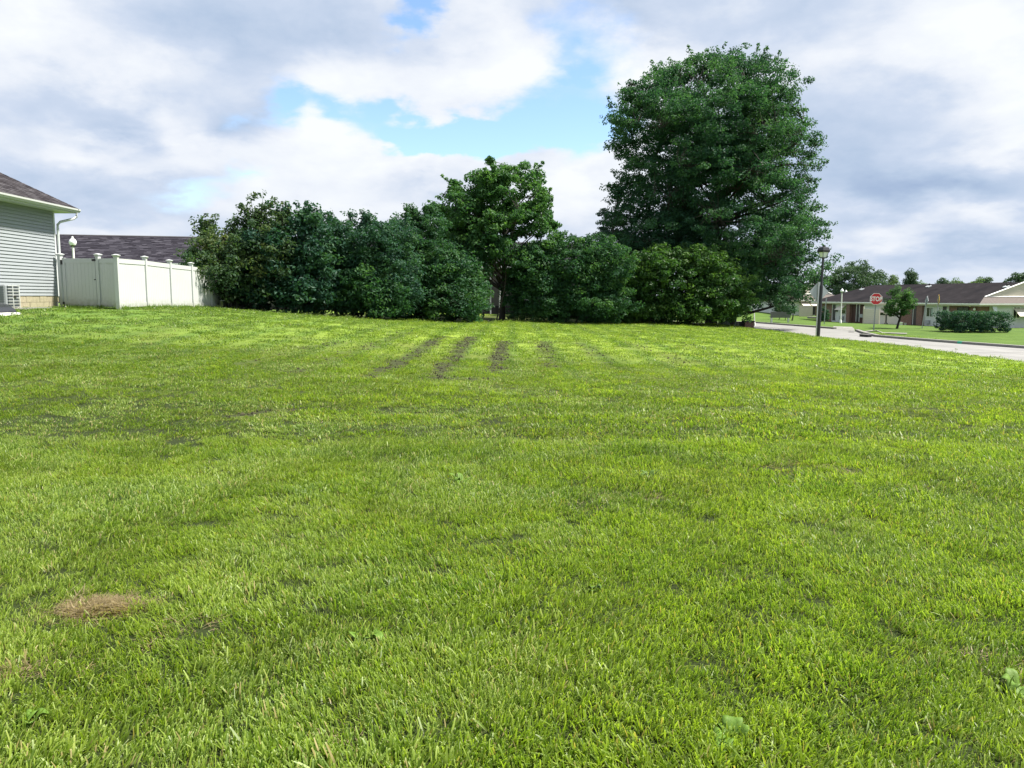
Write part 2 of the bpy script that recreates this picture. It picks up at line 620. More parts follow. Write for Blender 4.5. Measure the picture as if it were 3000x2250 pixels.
def brick_mat():
    m, nt, bs, N, L = new_mat('brick')
    tc = N.new('ShaderNodeTexCoord')
    sp = N.new('ShaderNodeSeparateXYZ')
    cb = N.new('ShaderNodeCombineXYZ')
    ad = N.new('ShaderNodeMath')
    L.new(tc.outputs['Object'], sp.inputs[0])
    L.new(sp.outputs[0], ad.inputs[0])
    L.new(sp.outputs[1], ad.inputs[1])
    L.new(ad.outputs[0], cb.inputs[0])
    L.new(sp.outputs[2], cb.inputs[1])
    b = N.new('ShaderNodeTexBrick')
    b.inputs['Scale'].default_value = 1
    b.inputs['Brick Width'].default_value = .21
    b.inputs['Row Height'].default_value = .075
    b.inputs['Mortar Size'].default_value = .008
    b.inputs['Color1'].default_value = (.20, .085, .06, 1)
    b.inputs['Color2'].default_value = (.13, .06, .048, 1)
    b.inputs['Mortar'].default_value = (.28, .25, .22, 1)
    L.new(cb.outputs[0], b.inputs['Vector'])
    L.new(b.outputs['Color'], bs.inputs['Base Color'])
    bs.inputs['Roughness'].default_value = .9
    return m


BRICK = brick_mat()

# leaves
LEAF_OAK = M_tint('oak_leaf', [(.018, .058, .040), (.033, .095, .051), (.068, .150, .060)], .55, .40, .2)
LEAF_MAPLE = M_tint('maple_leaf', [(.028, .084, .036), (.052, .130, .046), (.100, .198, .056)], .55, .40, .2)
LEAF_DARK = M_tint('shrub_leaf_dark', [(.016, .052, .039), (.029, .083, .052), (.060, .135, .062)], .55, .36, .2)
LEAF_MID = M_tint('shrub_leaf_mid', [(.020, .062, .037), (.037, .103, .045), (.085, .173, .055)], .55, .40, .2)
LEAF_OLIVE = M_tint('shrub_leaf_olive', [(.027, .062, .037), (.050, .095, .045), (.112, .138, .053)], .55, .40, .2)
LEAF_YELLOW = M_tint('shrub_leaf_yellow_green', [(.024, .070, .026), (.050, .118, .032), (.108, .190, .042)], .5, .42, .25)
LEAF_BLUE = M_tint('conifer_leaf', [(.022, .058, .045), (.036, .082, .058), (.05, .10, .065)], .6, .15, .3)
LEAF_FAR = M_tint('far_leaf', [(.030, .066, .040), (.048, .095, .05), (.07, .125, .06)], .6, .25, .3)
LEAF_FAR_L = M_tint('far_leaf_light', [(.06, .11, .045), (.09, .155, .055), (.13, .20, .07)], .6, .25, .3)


# ---- lawn materials: colour patches are tied to the place (world position)
TRACKS = [  # wheel tracks of bare earth: pixels of the photograph, dropped onto the lawn
    ([(1085, 1105), (1140, 1078), (1205, 1040), (1262, 1005), (1300, 985)], .26, .85),
    ([(1285, 1105), (1308, 1065), (1345, 1022), (1385, 985)], .27, .95),
    ([(1448, 1090), (1458, 1045), (1478, 998)], .26, .9),
    ([(1612, 1075), (1602, 1035), (1590, 1000)], .26, .7),
    ([(860, 1090), (990, 1045), (1100, 1005), (1190, 975)], .24, .45),
    ([(1800, 1075), (1750, 1040), (1700, 1005)], .30, .45),
    ([(1990, 1060), (1900, 1025), (1820, 1000)], .30, .3), ([(2160, 1045), (2040, 1015), (1930, 995)], .28, .22), ([(700, 1070), (860, 1030), (1000, 1000)], .26, .3),
    ([(700, 1215), (790, 1202), (900, 1200)], .16, .8), ([(1110, 1210), (1190, 1206)], .12, .7),
    ([(2080, 1200), (2200, 1195), (2330, 1205), (2480, 1215)], .22, .55),
    ([(2560, 1195), (2750, 1200), (2960, 1212)], .2, .45),
    ([(1330, 1108), (1400, 1112)], .22, .6), ([(2440, 1010), (2560, 1035)], .3, .3),
    ([(1880, 1165), (2000, 1160), (2100, 1170)], .2, .3), ([(2600, 1310), (2660, 1318)], .14, .6), ([(1150, 1250), (1250, 1262)], .18, .35)]


def drop(px, py):
    """march a pixel ray onto the smooth lawn"""
    v = px_dir(px, py)
    t = 1.2
    for _ in range(60):
        p = (v.x * t, v.y * t)
        h = EYE + v.z * t - float(base_z(np.array([p[0]]), np.array([p[1]]))[0])
        if h < .01:
            break
        t += max(.01, h / max(.05, -v.z) * .5)
    return v.x * t, v.y * t


TRK = [([drop(*p) for p in pts], w_, k) for pts, w_, k in TRACKS]


def soil_mask(x, y):
    x, y = np.asarray(x, float), np.asarray(y, float)
    m = np.zeros(x.shape)
    wob = (vnoise(x + 40, y + 40, .45, 21) - .5)
    for pts, w_, k in TRK:
        d = np.full(x.shape, 1e9)
        for (x0, y0), (x1, y1) in zip(pts[:-1], pts[1:]):
            ex, ey = x1 - x0, y1 - y0
            t = np.clip(((x - x0) * ex + (y - y0) * ey) / (ex * ex + ey * ey), 0, 1)
            d = np.minimum(d, np.hypot(x - x0 - t * ex, y - y0 - t * ey))
        br = sstep(.12, .62, vnoise(x + 30, y + 30, .75, 31) * .55 + vnoise(x + 30, y + 30, .24, 32) * .45 + .16 * k)
        m = np.maximum(m, min(1, 1.0 * k + .12) * br * (1 - sstep(w_ * .55, w_ * 1.25, d + wob * w_ * .9)))
    return m


DRY = [drop(262, 1782) + (.105,), drop(352, 1778) + (.085,), drop(-10, 1975) + (.08,), drop(180, 1930) + (.14,), drop(960, 2170) + (.09,), drop(1180, 2130) + (.08,),
       drop(700, 1850) + (.10,), drop(2400, 1380) + (.5,), drop(2580, 1420) + (.45,), drop(1830, 1450) + (.35,), drop(2900, 1900) + (.11,), drop(560, 1840) + (.12,), drop(330, 1600) + (.15,)]
DRY_K = [1.0, .95, .7, .4, .35, .35, .3, .45, .4, .3, .35, .3, .3]


def dry_mask(x, y):
    x, y = np.asarray(x, float), np.asarray(y, float)
    m = np.zeros(x.shape)
    for (cx, cy, r_), k in zip(DRY, DRY_K):
        d = np.hypot((x - cx) * .72, (y - cy)) + (vnoise(x + 20, y + 20, .14, 77) - .5) * r_ * .9
        m = np.maximum(m, k * (1 - sstep(r_ * .5, r_ * 1.15, d)))
    return m


def world_noise(N, L, scale, detail, seed=0):
    g = N.new('ShaderNodeNewGeometry')
    mp = N.new('ShaderNodeMapping')
    mp.inputs['Location'].default_value = (seed, seed * 1.7, 0)
    mp.inputs['Scale'].default_value = (1, 1, .02)
    L.new(g.outputs['Position'], mp.inputs[0])
    n = N.new('ShaderNodeTexNoise')
    n.inputs['Scale'].default_value = scale
    n.inputs['Detail'].default_value = detail
    n.inputs['Roughness'].default_value = .6
    L.new(mp.outputs[0], n.inputs['Vector'])
    return n.outputs['Fac']


def mix_rgb(N, L, fac, a, b, mode='MIX'):
    mx = N.new('ShaderNodeMix')
    mx.data_type = 'RGBA'
    mx.blend_type = mode
    for s_, v in ((mx.inputs[0], fac), (mx.inputs[6], a), (mx.inputs[7], b)):
        if isinstance(v, (int, float)):
            s_.default_value = v
        elif isinstance(v, tuple):
            s_.default_value = v + (1,)
        else:
            L.new(v, s_)
    return mx.outputs[2]


def rng_(N, L, v, a, b, c=0., d=1.):
    mr = N.new('ShaderNodeMapRange')
    L.new(v, mr.inputs[0])
    for i, q in enumerate((a, b, c, d)):
        mr.inputs[i + 1].default_value = q
    return mr.outputs[0]


def lawn_colour(N, L, tint=None):
    """green that drifts between yellow-green and deep green over the lawn"""
    big = world_noise(N, L, .16, 3, 3)
    mid = world_noise(N, L, .9, 5, 9)
    sml = world_noise(N, L, 4.5, 4, 5)
    c = mix_rgb(N, L, rng_(N, L, big, .35, .65), (.160, .238, .026), (.272, .362, .040))
    c = mix_rgb(N, L, rng_(N, L, mid, .42, .72, 0, .7), c, (.078, .178, .024))
    c = mix_rgb(N, L, rng_(N, L, sml, .40, .68, 0, .75), c, (.275, .355, .055))
    # swaths left by the mower: along the lot in its far half, across it nearer by
    g = N.new('ShaderNodeNewGeometry')
    sx = N.new('ShaderNodeSeparateXYZ')
    L.new(g.outputs['Position'], sx.inputs[0])

    def mth(op, a, b=None):
        n = N.new('ShaderNodeMath')
        n.operation = op
        for i, v in enumerate((a, b)):
            if v is None:
                continue
            if isinstance(v, (int, float)):
                n.inputs[i].default_value = v
            else:
                L.new(v, n.inputs[i])
        return n.outputs[0]
    wob = mth('MULTIPLY', world_noise(N, L, .35, 3, 23), 3.2)
    s1 = rng_(N, L, mth('SINE', mth('ADD', mth('MULTIPLY', sx.outputs[0], 5.37), wob)), .1, .95)
    s1 = mth('MULTIPLY', s1, mth('MULTIPLY', rng_(N, L, sx.outputs[1], 13, 17), .62))
    s2 = rng_(N, L, mth('SINE', mth('ADD', mth('MULTIPLY', sx.outputs[1], 4.3), wob)), 0, .95)
    s2 = mth('MULTIPLY', s2, mth('MULTIPLY', rng_(N, L, sx.outputs[1], 14, 11), mth('MULTIPLY', rng_(N, L, sx.outputs[1], 3, 6), .34)))
    c = mix_rgb(N, L, mth('ADD', s1, s2), c, (.080, .158, .024))
    left_rear = mth('MULTIPLY', rng_(N, L, sx.outputs[0], -3, -13), mth('MULTIPLY', rng_(N, L, sx.outputs[1], 7, 15), .72))  # deeper green towards the left rear of the lawn
    c = mix_rgb(N, L, left_rear, c, (.070, .145, .028))
    dull = world_noise(N, L, .55, 6, 17)
    c = mix_rgb(N, L, rng_(N, L, dull, .54, .70, 0, .6), c, (.140, .150, .040))
    return c


def make_ground_mat():
    m, nt, bs, N, L = new_mat('lawn_ground')
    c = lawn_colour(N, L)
    vg = N.new('ShaderNodeAttribute')
    vg.attribute_name = 'verge'
    c = mix_rgb(N, L, vg.outputs['Fac'], c, mix_rgb(N, L, rng_(N, L, world_noise(N, L, .45, 8, 31), .32, .68), (.022, .064, .011), (.078, .140, .024)))
    fine = world_noise(N, L, 14, 6, 2)
    fine2 = world_noise(N, L, 55, 3, 4)
    c = mix_rgb(N, L, rng_(N, L, fine, .35, .65, .0, .5), c, (.060, .105, .016))
    c = mix_rgb(N, L, rng_(N, L, fine2, .5, .75, 0, .45), c, (.16, .19, .06))
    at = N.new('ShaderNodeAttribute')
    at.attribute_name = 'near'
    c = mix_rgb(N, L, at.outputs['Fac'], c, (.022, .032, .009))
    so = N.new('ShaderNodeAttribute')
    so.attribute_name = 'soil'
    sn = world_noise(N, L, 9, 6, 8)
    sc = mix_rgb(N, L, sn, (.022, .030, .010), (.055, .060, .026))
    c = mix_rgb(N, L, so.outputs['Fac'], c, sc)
    L.new(c, bs.inputs['Base Color'])
    bs.inputs['Roughness'].default_value = .95
    bs.inputs['Specular IOR Level'].default_value = .15
    bp = N.new('ShaderNodeBump')
    bp.inputs['Strength'].default_value = .6
    bp.inputs['Distance'].default_value = .05
    L.new(fine, bp.inputs['Height'])
    L.new(bp.outputs[0], bs.inputs['Normal'])
    return m


def make_blade_mat(name, dry=False):
    m, nt, bs, N, L = new_mat(name)
    at = N.new('ShaderNodeAttribute')
    at.attribute_name = 'tint'
    hh = N.new('ShaderNodeAttribute')
    hh.attribute_name = 'along'
    if dry:
        c = mix_rgb(N, L, at.outputs['Fac'], (.15, .11, .06), (.40, .33, .20))
    else:
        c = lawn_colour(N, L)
        c = mix_rgb(N, L, rng_(N, L, at.outputs['Fac'], 0, .8, .65, 0), c, (.028, .082, .012))
        c = mix_rgb(N, L, rng_(N, L, at.outputs['Fac'], .55, .93, 0, .6), c, (.31, .40, .085))
        c = mix_rgb(N, L, rng_(N, L, at.outputs['Fac'], .968, .972), c, (.36, .30, .14))
        # mown tips paler; foot colour darkened to paint the shaded gaps between blades
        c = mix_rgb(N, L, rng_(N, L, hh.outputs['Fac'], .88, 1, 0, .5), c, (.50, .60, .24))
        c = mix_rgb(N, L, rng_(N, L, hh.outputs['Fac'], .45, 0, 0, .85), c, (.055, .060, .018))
    L.new(c, bs.inputs['Base Color'])
    bs.inputs['Roughness'].default_value = .45
    bs.inputs['Specular IOR Level'].default_value = .38
    tr = N.new('ShaderNodeBsdfTranslucent')
    tcol = mix_rgb(N, L, 1.0, c, (1.45, 1.6, .5), 'MULTIPLY')
    L.new(tcol, tr.inputs[0])
    ms = N.new('ShaderNodeMixShader')
    ms.inputs[0].default_value = .46
    L.new(bs.outputs[0], ms.inputs[1])
    L.new(tr.outputs[0], ms.inputs[2])
    L.new(ms.outputs[0], N['Material Output'].inputs[0])
    return m


def make_road_mat():
    m, nt, bs, N, L = new_mat('road_concrete')
    a = world_noise(N, L, .7, 7, 1)
    b = world_noise(N, L, 6, 6, 6)
    c = mix_rgb(N, L, rng_(N, L, a, .3, .7), (.165, .165, .165), (.235, .233, .230))
    c = mix_rgb(N, L, rng_(N, L, b, .4, .7, 0, .4), c, (.19, .19, .19))
    g = N.new('ShaderNodeNewGeometry')
    mp = N.new('ShaderNodeMapping')
    mp.inputs['Scale'].default_value = (2.2, .10, 1)
    mp.inputs['Rotation'].default_value = (0, 0, R(-6))
    L.new(g.outputs['Position'], mp.inputs[0])
    n = N.new('ShaderNodeTexNoise')
    n.inputs['Scale'].default_value = .9
    n.inputs['Detail'].default_value = 5
    L.new(mp.outputs[0], n.inputs['Vector'])
    c = mix_rgb(N, L, rng_(N, L, n.outputs['Fac'], .58, .68, 0, .5), c, (.12, .12, .12))
    sx = N.new('ShaderNodeSeparateXYZ')
    L.new(g.outputs['Position'], sx.inputs[0])

    def joint(sock, period, width):
        f = N.new('ShaderNodeMath')
        f.operation = 'FRACT'
        d = N.new('ShaderNodeMath')
        d.operation = 'DIVIDE'
        L.new(sock, d.inputs[0])
        d.inputs[1].default_value = period
        L.new(d.outputs[0], f.inputs[0])
        lt = N.new('ShaderNodeMath')
        lt.operation = 'LESS_THAN'
        L.new(f.outputs[0], lt.inputs[0])
        lt.inputs[1].default_value = width / period
        return lt.outputs[0]
    c = mix_rgb(N, L, joint(sx.outputs[1], 4.6, .07), c, (.085, .082, .08))
    c = mix_rgb(N, L, joint(sx.outputs[0], 2.9, .035), c, (.10, .098, .095))
    L.new(c, bs.inputs['Base Color'])
    bs.inputs['Roughness'].default_value = .85
    return m


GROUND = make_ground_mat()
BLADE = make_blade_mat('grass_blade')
STRAW = make_blade_mat('straw_blade', True)
ROADM = make_road_mat()


# ------------------------------------------------------------------ setting: ground, road, kerb, pavement
def build_ground():
    fx = np.concatenate([[-900, -400, -200, -120, -80, -60, -48, -40, -34, -29, -25, -22], np.arange(-20, 15.9, .22), np.arange(15.9, 18.2, .15), np.arange(18.4, 30, .45),
                         [31, 33, 36, 40, 45, 52, 62, 75, 95, 130, 200, 400, 900]])
    fy = np.concatenate([[-900, -400, -150, -60, -25, -12, -6, -3, -1], np.arange(0, 30, .22), np.arange(30, 62, .4), np.arange(62, 135, 2.0),
                         [140, 160, 200, 300, 500, 900, 1800]])
    X, Y = np.meshgrid(fx, fy)
    Z = ground_z(X, Y)
    nx, ny = len(fx), len(fy)
    i = np.arange(ny - 1)[:, None] * nx + np.arange(nx - 1)[None, :]
    q = np.stack([i, i + 1, i + nx + 1, i + nx], -1).reshape(-1, 4)
    soil = soil_mask(X, Y)
    soil[(np.abs(X) > 16) | (Y > 45)] = 0
    dist = np.hypot(X, Y)
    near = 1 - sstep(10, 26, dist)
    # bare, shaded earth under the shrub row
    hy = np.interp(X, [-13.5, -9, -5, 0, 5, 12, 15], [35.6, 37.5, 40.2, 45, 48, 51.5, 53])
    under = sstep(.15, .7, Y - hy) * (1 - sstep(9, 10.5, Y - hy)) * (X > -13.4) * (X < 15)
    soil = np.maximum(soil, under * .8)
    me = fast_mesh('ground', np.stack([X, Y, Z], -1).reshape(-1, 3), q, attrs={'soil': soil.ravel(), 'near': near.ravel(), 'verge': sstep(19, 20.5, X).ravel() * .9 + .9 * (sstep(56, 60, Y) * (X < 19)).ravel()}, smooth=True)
    tag(link('ground', me, GROUND), kind='structure')


build_ground()


def sheet(name, poly, z, mat):
    bm = bmesh.new()
    vs = [bm.verts.new((x_, y_, z)) for x_, y_ in poly]
    f = bm.faces.new(vs)
    bmesh.ops.triangulate(bm, faces=[f])
    bmesh.ops.recalc_face_normals(bm, faces=bm.faces)
    me = bpy.data.meshes.new(name)
    bm.to_mesh(me)
    bm.free()
    o = link(name, me, mat)
    return tag(o, kind='structure')


def strip(line, w0, w1, z0, z1):
    """a low kerb along a polyline: offsets w0..w1 to its left"""
    b = B()
    pts = [Vector((p[0], p[1])) for p in line]
    prof = []
    for i, p in enumerate(pts):
        t = (pts[min(i + 1, len(pts) - 1)] - pts[max(i - 1, 0)]).normalized()
        n = Vector((-t.y, t.x))
        prof.append((p + n * w0, p + n * w1))
    vs = []
    for a, c in prof:
        vs += [(a.x, a.y, z0), (a.x, a.y, z1 - .015), (a.x * .93 + c.x * .07, a.y * .93 + c.y * .07, z1), (c.x, c.y, z1), (c.x, c.y, z0)]
    fs = []
    for i in range(len(prof) - 1):
        for k in range(4):
            fs.append((i * 5 + k, (i + 1) * 5 + k, (i + 1) * 5 + k + 1, i * 5 + k + 1))
    fs += [(0, 1, 2, 3, 4), tuple((len(prof) - 1) * 5 + k for k in (4, 3, 2, 1, 0))]
    return b.add(vs, fs)


sheet('road', [(p[0], p[1]) for p in ROAD], ZR, ROADM)
tag(strip(FAR_KERB, 0, -.22, ZR - .1, ZR + .12).build('kerb', CONCRETE), kind='structure')
tag(strip(FAR_KERB2, 0, -.22, ZR - .1, ZR + .12).build('kerb', CONCRETE), kind='structure')


def pave(name, pix, z, mat):
    return sheet(name, [on_plane(a, b, z) for a, b in pix], z, mat)


def drape(name, pix_l, pix_r, mat, lift=.03, n=10):
    """a narrow path that follows the ground between two edge lines given in world XY"""
    vs, fs = [], []
    L0, L1 = np.array(pix_l), np.array(pix_r)
    for i in range(n + 1):
        t = i / n * (len(L0) - 1)
        k = min(int(t), len(L0) - 2)
        a = L0[k] + (L0[k + 1] - L0[k]) * (t - k)
        b = L1[k] + (L1[k + 1] - L1[k]) * (t - k)
        for s_ in np.linspace(0, 1, 4):
            p = a + (b - a) * s_
            vs.append((p[0], p[1], gz(p[0], p[1]) + lift))
    for i in range(n):
        for s_ in range(3):
            j = i * 4 + s_
            fs.append((j, j + 1, j + 5, j + 4))
    return tag(B().add(vs, fs).build(name, mat), kind='structure')


# driveway apron across the street and the pavement strip behind the stop sign
k0, k1 = Vector(FAR_KERB2[0]), Vector(FAR_KERB[-1])
a0, a1 = Vector(on_plane(2441, 956, -.72)), Vector(on_plane(2497, 956, -.72))
b = B()
n_ = 8
for i in range(n_ + 1):
    t = i / n_
    l_, r_ = k0.lerp(a0, t), k1.lerp(a1, t)
    for s_ in range(5):
        p = l_.lerp(r_, s_ / 4)
        b.v.append((p.x, p.y, max(ZR + .012, gz(p.x, p.y) + .015) if i else ZR + .012))
for i in range(n_):
    for s_ in range(4):
        j = i * 5 + s_
        b.f.append((j, j + 1, j + 6, j + 5))
        b.sm.append(False)
tag(b.build('driveway', CONCRETE), kind='structure')
drape('pavement', [(21.6, 50.6), (24.6, 49.0)], [(22.0, 51.3), (25.0, 49.7)], CONCRETE, .05, 10)


# ------------------------------------------------------------------ grass
def tuft_mesh(name, seed, nb, rad, hmin, hmax, wid, mat, segs=3, lean=.55, flat=False):
    g = np.random.default_rng(seed)
    r_ = rad * np.sqrt(g.random(nb))
    a = g.random(nb) * 2 * np.pi
    bx, by = r_ * np.cos(a), r_ * np.sin(a)
    h = hmin + (hmax - hmin) * g.random(nb) ** .8
    w = wid * (.6 + .8 * g.random(nb))
    comb = 0.0
    da = np.where(g.random(nb) < .55, comb + g.normal(0, .6, nb), g.random(nb) * 2 * np.pi)
    ln = np.abs(g.normal(0, lean, nb)) + .12
    if flat:
        ln = 1.22 + g.random(nb) * .35
    curl = g.normal(.35, .3, nb)
    tw = g.random(nb) * 2 * np.pi
    dx, dy = np.cos(da), np.sin(da)
    wx, wy = np.cos(tw), np.sin(tw)
    co = np.zeros((nb, (segs + 1) * 2, 3))
    al = np.zeros((nb, (segs + 1) * 2))
    cx, cz = np.zeros(nb), np.zeros(nb)
    for k in range(segs + 1):
        t = k / segs
        if k:
            ang = np.clip(ln + curl * (t - .5), 0, 1.55)
            cx = cx + np.sin(ang) * h / segs
            cz = cz + np.cos(ang) * h / segs
        ww = w * (1 - .45 * t ** 2) * .5
        for s_, j in ((-1, 0), (1, 1)):
            co[:, k * 2 + j, 0] = bx + dx * cx + s_ * wx * ww
            co[:, k * 2 + j, 1] = by + dy * cx + s_ * wy * ww
            co[:, k * 2 + j, 2] = cz - .006
            al[:, k * 2 + j] = t
    base = (np.arange(nb) * (segs + 1) * 2)[:, None]
    q = np.concatenate([base + np.array([[k * 2, k * 2 + 1, k * 2 + 3, k * 2 + 2]]) for k in range(segs)])
    tint = np.repeat(g.random(nb), (segs + 1) * 2)
    me = fast_mesh(name, co.reshape(-1, 3), q, attrs={'tint': tint, 'along': al.ravel()}, smooth=True)
    me.materials.append(mat)
    return me


def scatter_grass(name, pts, rot, scl, var, tufts):
    """one lawn-grass object: tufts set on points by geometry nodes"""
    me = bpy.data.meshes.new(name)
    n = len(pts)
    me.vertices.add(n)
    me.vertices.foreach_set('co', np.asarray(pts, np.float32).ravel())
    for nm, tp, v in (('rot', 'FLOAT_VECTOR', rot), ('scl', 'FLOAT', scl), ('var', 'INT', var)):
        a = me.attributes.new(nm, tp, 'POINT')
        if tp == 'FLOAT_VECTOR':
            a.data.foreach_set('vector', np.asarray(v, np.float32).ravel())
        else:
            a.data.foreach_set('value', np.asarray(v, np.float32 if tp == 'FLOAT' else np.int32))
    o = link(name, me)
    ng = bpy.data.node_groups.new('grass_nodes', 'GeometryNodeTree')
    ng.interface.new_socket('Geometry', in_out='INPUT', socket_type='NodeSocketGeometry')
    ng.interface.new_socket('Geometry', in_out='OUTPUT', socket_type='NodeSocketGeometry')
    N, L = ng.nodes, ng.links
    gi, go = N.new('NodeGroupInput'), N.new('NodeGroupOutput')
    mp = N.new('GeometryNodeMeshToPoints')
    L.new(gi.outputs[0], mp.inputs[0])
    jn = N.new('GeometryNodeJoinGeometry')
    for t in reversed(tufts):
        src = bpy.data.objects.new(t.name, t)      # a template only, in no collection
        oi = N.new('GeometryNodeObjectInfo')
        oi.inputs['Object'].default_value = src
        oi.inputs['As Instance'].default_value = True
        L.new(oi.outputs['Geometry'], jn.inputs[0])
    ip = N.new('GeometryNodeInstanceOnPoints')
    L.new(mp.outputs[0], ip.inputs['Points'])
    L.new(jn.outputs[0], ip.inputs['Instance'])
    ip.inputs['Pick Instance'].default_value = True

    def na(nm, tp):
        a = N.new('GeometryNodeInputNamedAttribute')
        a.data_type = tp
        a.inputs[0].default_value = nm
        return a.outputs[0]
    er = N.new('FunctionNodeEulerToRotation')
    L.new(na('rot', 'FLOAT_VECTOR'), er.inputs[0])
    L.new(er.outputs[0], ip.inputs['Rotation'])
    L.new(na('scl', 'FLOAT'), ip.inputs['Scale'])
    L.new(na('var', 'INT'), ip.inputs['Instance Index'])
    L.new(ip.outputs[0], go.inputs[0])
    md = o.modifiers.new('tufts', 'NODES')
    md.node_group = ng
    return o


def build_grass():
    tufts = []
    for i in range(6):
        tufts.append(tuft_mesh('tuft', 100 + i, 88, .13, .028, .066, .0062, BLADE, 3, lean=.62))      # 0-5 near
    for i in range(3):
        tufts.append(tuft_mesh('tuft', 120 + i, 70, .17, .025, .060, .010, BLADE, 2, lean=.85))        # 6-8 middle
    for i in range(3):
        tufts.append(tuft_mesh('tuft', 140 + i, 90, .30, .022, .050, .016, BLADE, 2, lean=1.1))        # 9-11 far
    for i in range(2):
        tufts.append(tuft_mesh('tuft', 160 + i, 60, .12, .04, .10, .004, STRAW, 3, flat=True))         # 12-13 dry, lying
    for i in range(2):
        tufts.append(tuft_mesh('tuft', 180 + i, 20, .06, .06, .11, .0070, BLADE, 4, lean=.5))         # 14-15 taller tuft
    g = np.random.default_rng(5)
    parts = []

    def zone(y0, y1, sp, vmin, vmax, smul):
        n = int((y1 - y0) * (0.78 * (y0 + y1) + 10) / (sp * sp))
        u = g.random(n)
        y = np.sqrt(y0 * y0 + u * (y1 * y1 - y0 * y0)) if y0 > 3 else y0 + (y1 - y0) * g.random(n)
        x = (g.random(n) * 2 - 1) * (.78 * y + 5.0)
        keep = (road_sd(x, y) > .12) & (x < 22)
        hy = np.interp(x, [-16.5, -13.6, -13.3, -9, -5, 0, 5, 12, 15, 16.8], [27.9, 26.7, 35.6, 37.3, 40, 44.8, 47.8, 51.3, 52.5, 52])
        keep &= y < hy + .35
        keep &= ~((x < -13.1) & (y > 27.9 - (x + 15.8) * .5))
        keep &= ~((x < -15.6 - (27.7 - y) * .04) & (y < 28))
        x, y = x[keep], y[keep]
        so, dr = soil_mask(x, y), dry_mask(x, y)
        hn = .66 + .55 * vnoise(x + 60, y + 60, .38, 41) + .30 * (vnoise(x + 60, y + 60, 2.3, 42) - .5)
        thin = g.random(len(x)) > so * .72
        thin &= g.random(len(x)) > .0 * sstep(.62, .8, vnoise(x + 60, y + 60, .35, 43))
        thin &= ~((dr > .42) & (g.random(len(x)) < dr * .66))
        x, y, hn, so, dr = x[thin], y[thin], hn[thin], so[thin], dr[thin]
        var = g.integers(vmin, vmax + 1, len(x))
        isdry = (g.random(len(x)) < dr * .95)
        var = np.where(isdry, g.integers(12, 14, len(x)), var)
        hn = np.where(isdry, .9, hn)
        scl = smul * hn * (.85 + .3 * g.random(len(x))) * (1 - .55 * so)
        sw = 9 * vnoise(x + 60, y + 60, .9, 45) + 7 * vnoise(x + 60, y + 60, 3.1, 46) + g.normal(0, .45, len(x))
        rot = np.stack([g.normal(0, .12, len(x)), g.normal(0, .12, len(x)), sw], -1)
        parts.append((x, y, rot, scl, var))

    zone(1.2, 8, .078, 0, 5, .95)
    zone(8, 18, .118, 6, 8, .95)
    zone(18, 53, .29, 9, 11, 1.05)
    # straw lying in the dead patches
    for (cx, cy, r_), k in zip(DRY, DRY_K):
        if k < .5 or r_ > .3:
            continue
        n = int(1000 * r_ * k)
        a, rr = g.random(n) * 2 * np.pi, r_ * np.abs(g.normal(0, .62, n))
        parts.append((cx + rr * np.cos(a) / .72, cy + rr * np.sin(a), np.stack([g.normal(0, .15, n), g.normal(0, .15, n), g.random(n) * 6.28], -1),
                      .40 + .4 * g.random(n), g.integers(12, 14, n)))
    # taller tufts that the mower missed
    n = 300
    y = 2.2 + 14 * g.random(n) ** 1.3
    x = (g.random(n) * 2 - 1) * (.75 * y + 1)
    k = (vnoise(x + 60, y + 60, 1.3, 55) > .55) & (road_sd(x, y) > .3) & (soil_mask(x, y) < .2) & (dry_mask(x, y) < .3)
    x, y = x[k], y[k]
    parts.append((x, y, np.stack([g.normal(0, .15, len(x)), g.normal(0, .15, len(x)), g.random(len(x)) * 6.28], -1), .65 + .45 * g.random(len(x)), g.integers(14, 16, len(x))))
    # rank grass along the foot of the shrubs and of the fence
    for line in ([(-13.0, 35.3), (-9, 37.0), (-5, 39.8), (0, 44.6), (5, 47.6), (12, 51.0), (15, 52.3)], [(-15.4, 27.3), (-13.1, 26.4), (-13.05, 34.5)]):
        for (xa, ya), (xb, yb) in zip(line[:-1], line[1:]):
            n = int(math.hypot(xb - xa, yb - ya) * 15)
            t = g.random(n)
            x, y = xa + (xb - xa) * t + g.normal(0, .14, n), ya + (yb - ya) * t + np.abs(g.normal(0, .12, n))
            parts.append((x, y, np.stack([g.normal(0, .2, n), g.normal(0, .2, n), g.random(n) * 6.28], -1), 1.0 + .8 * g.random(n), g.integers(14, 16, n)))
    x = np.concatenate([p[0] for p in parts])
    y = np.concatenate([p[1] for p in parts])
    pts = np.stack([x, y, ground_z(x, y)], -1)
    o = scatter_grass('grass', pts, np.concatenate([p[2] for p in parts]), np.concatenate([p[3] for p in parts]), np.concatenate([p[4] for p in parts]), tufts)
    tag(o, 'short mown yellow-green grass covering the whole lawn', 'grass', kind='stuff')
    print('grass instances', len(x))


build_grass()


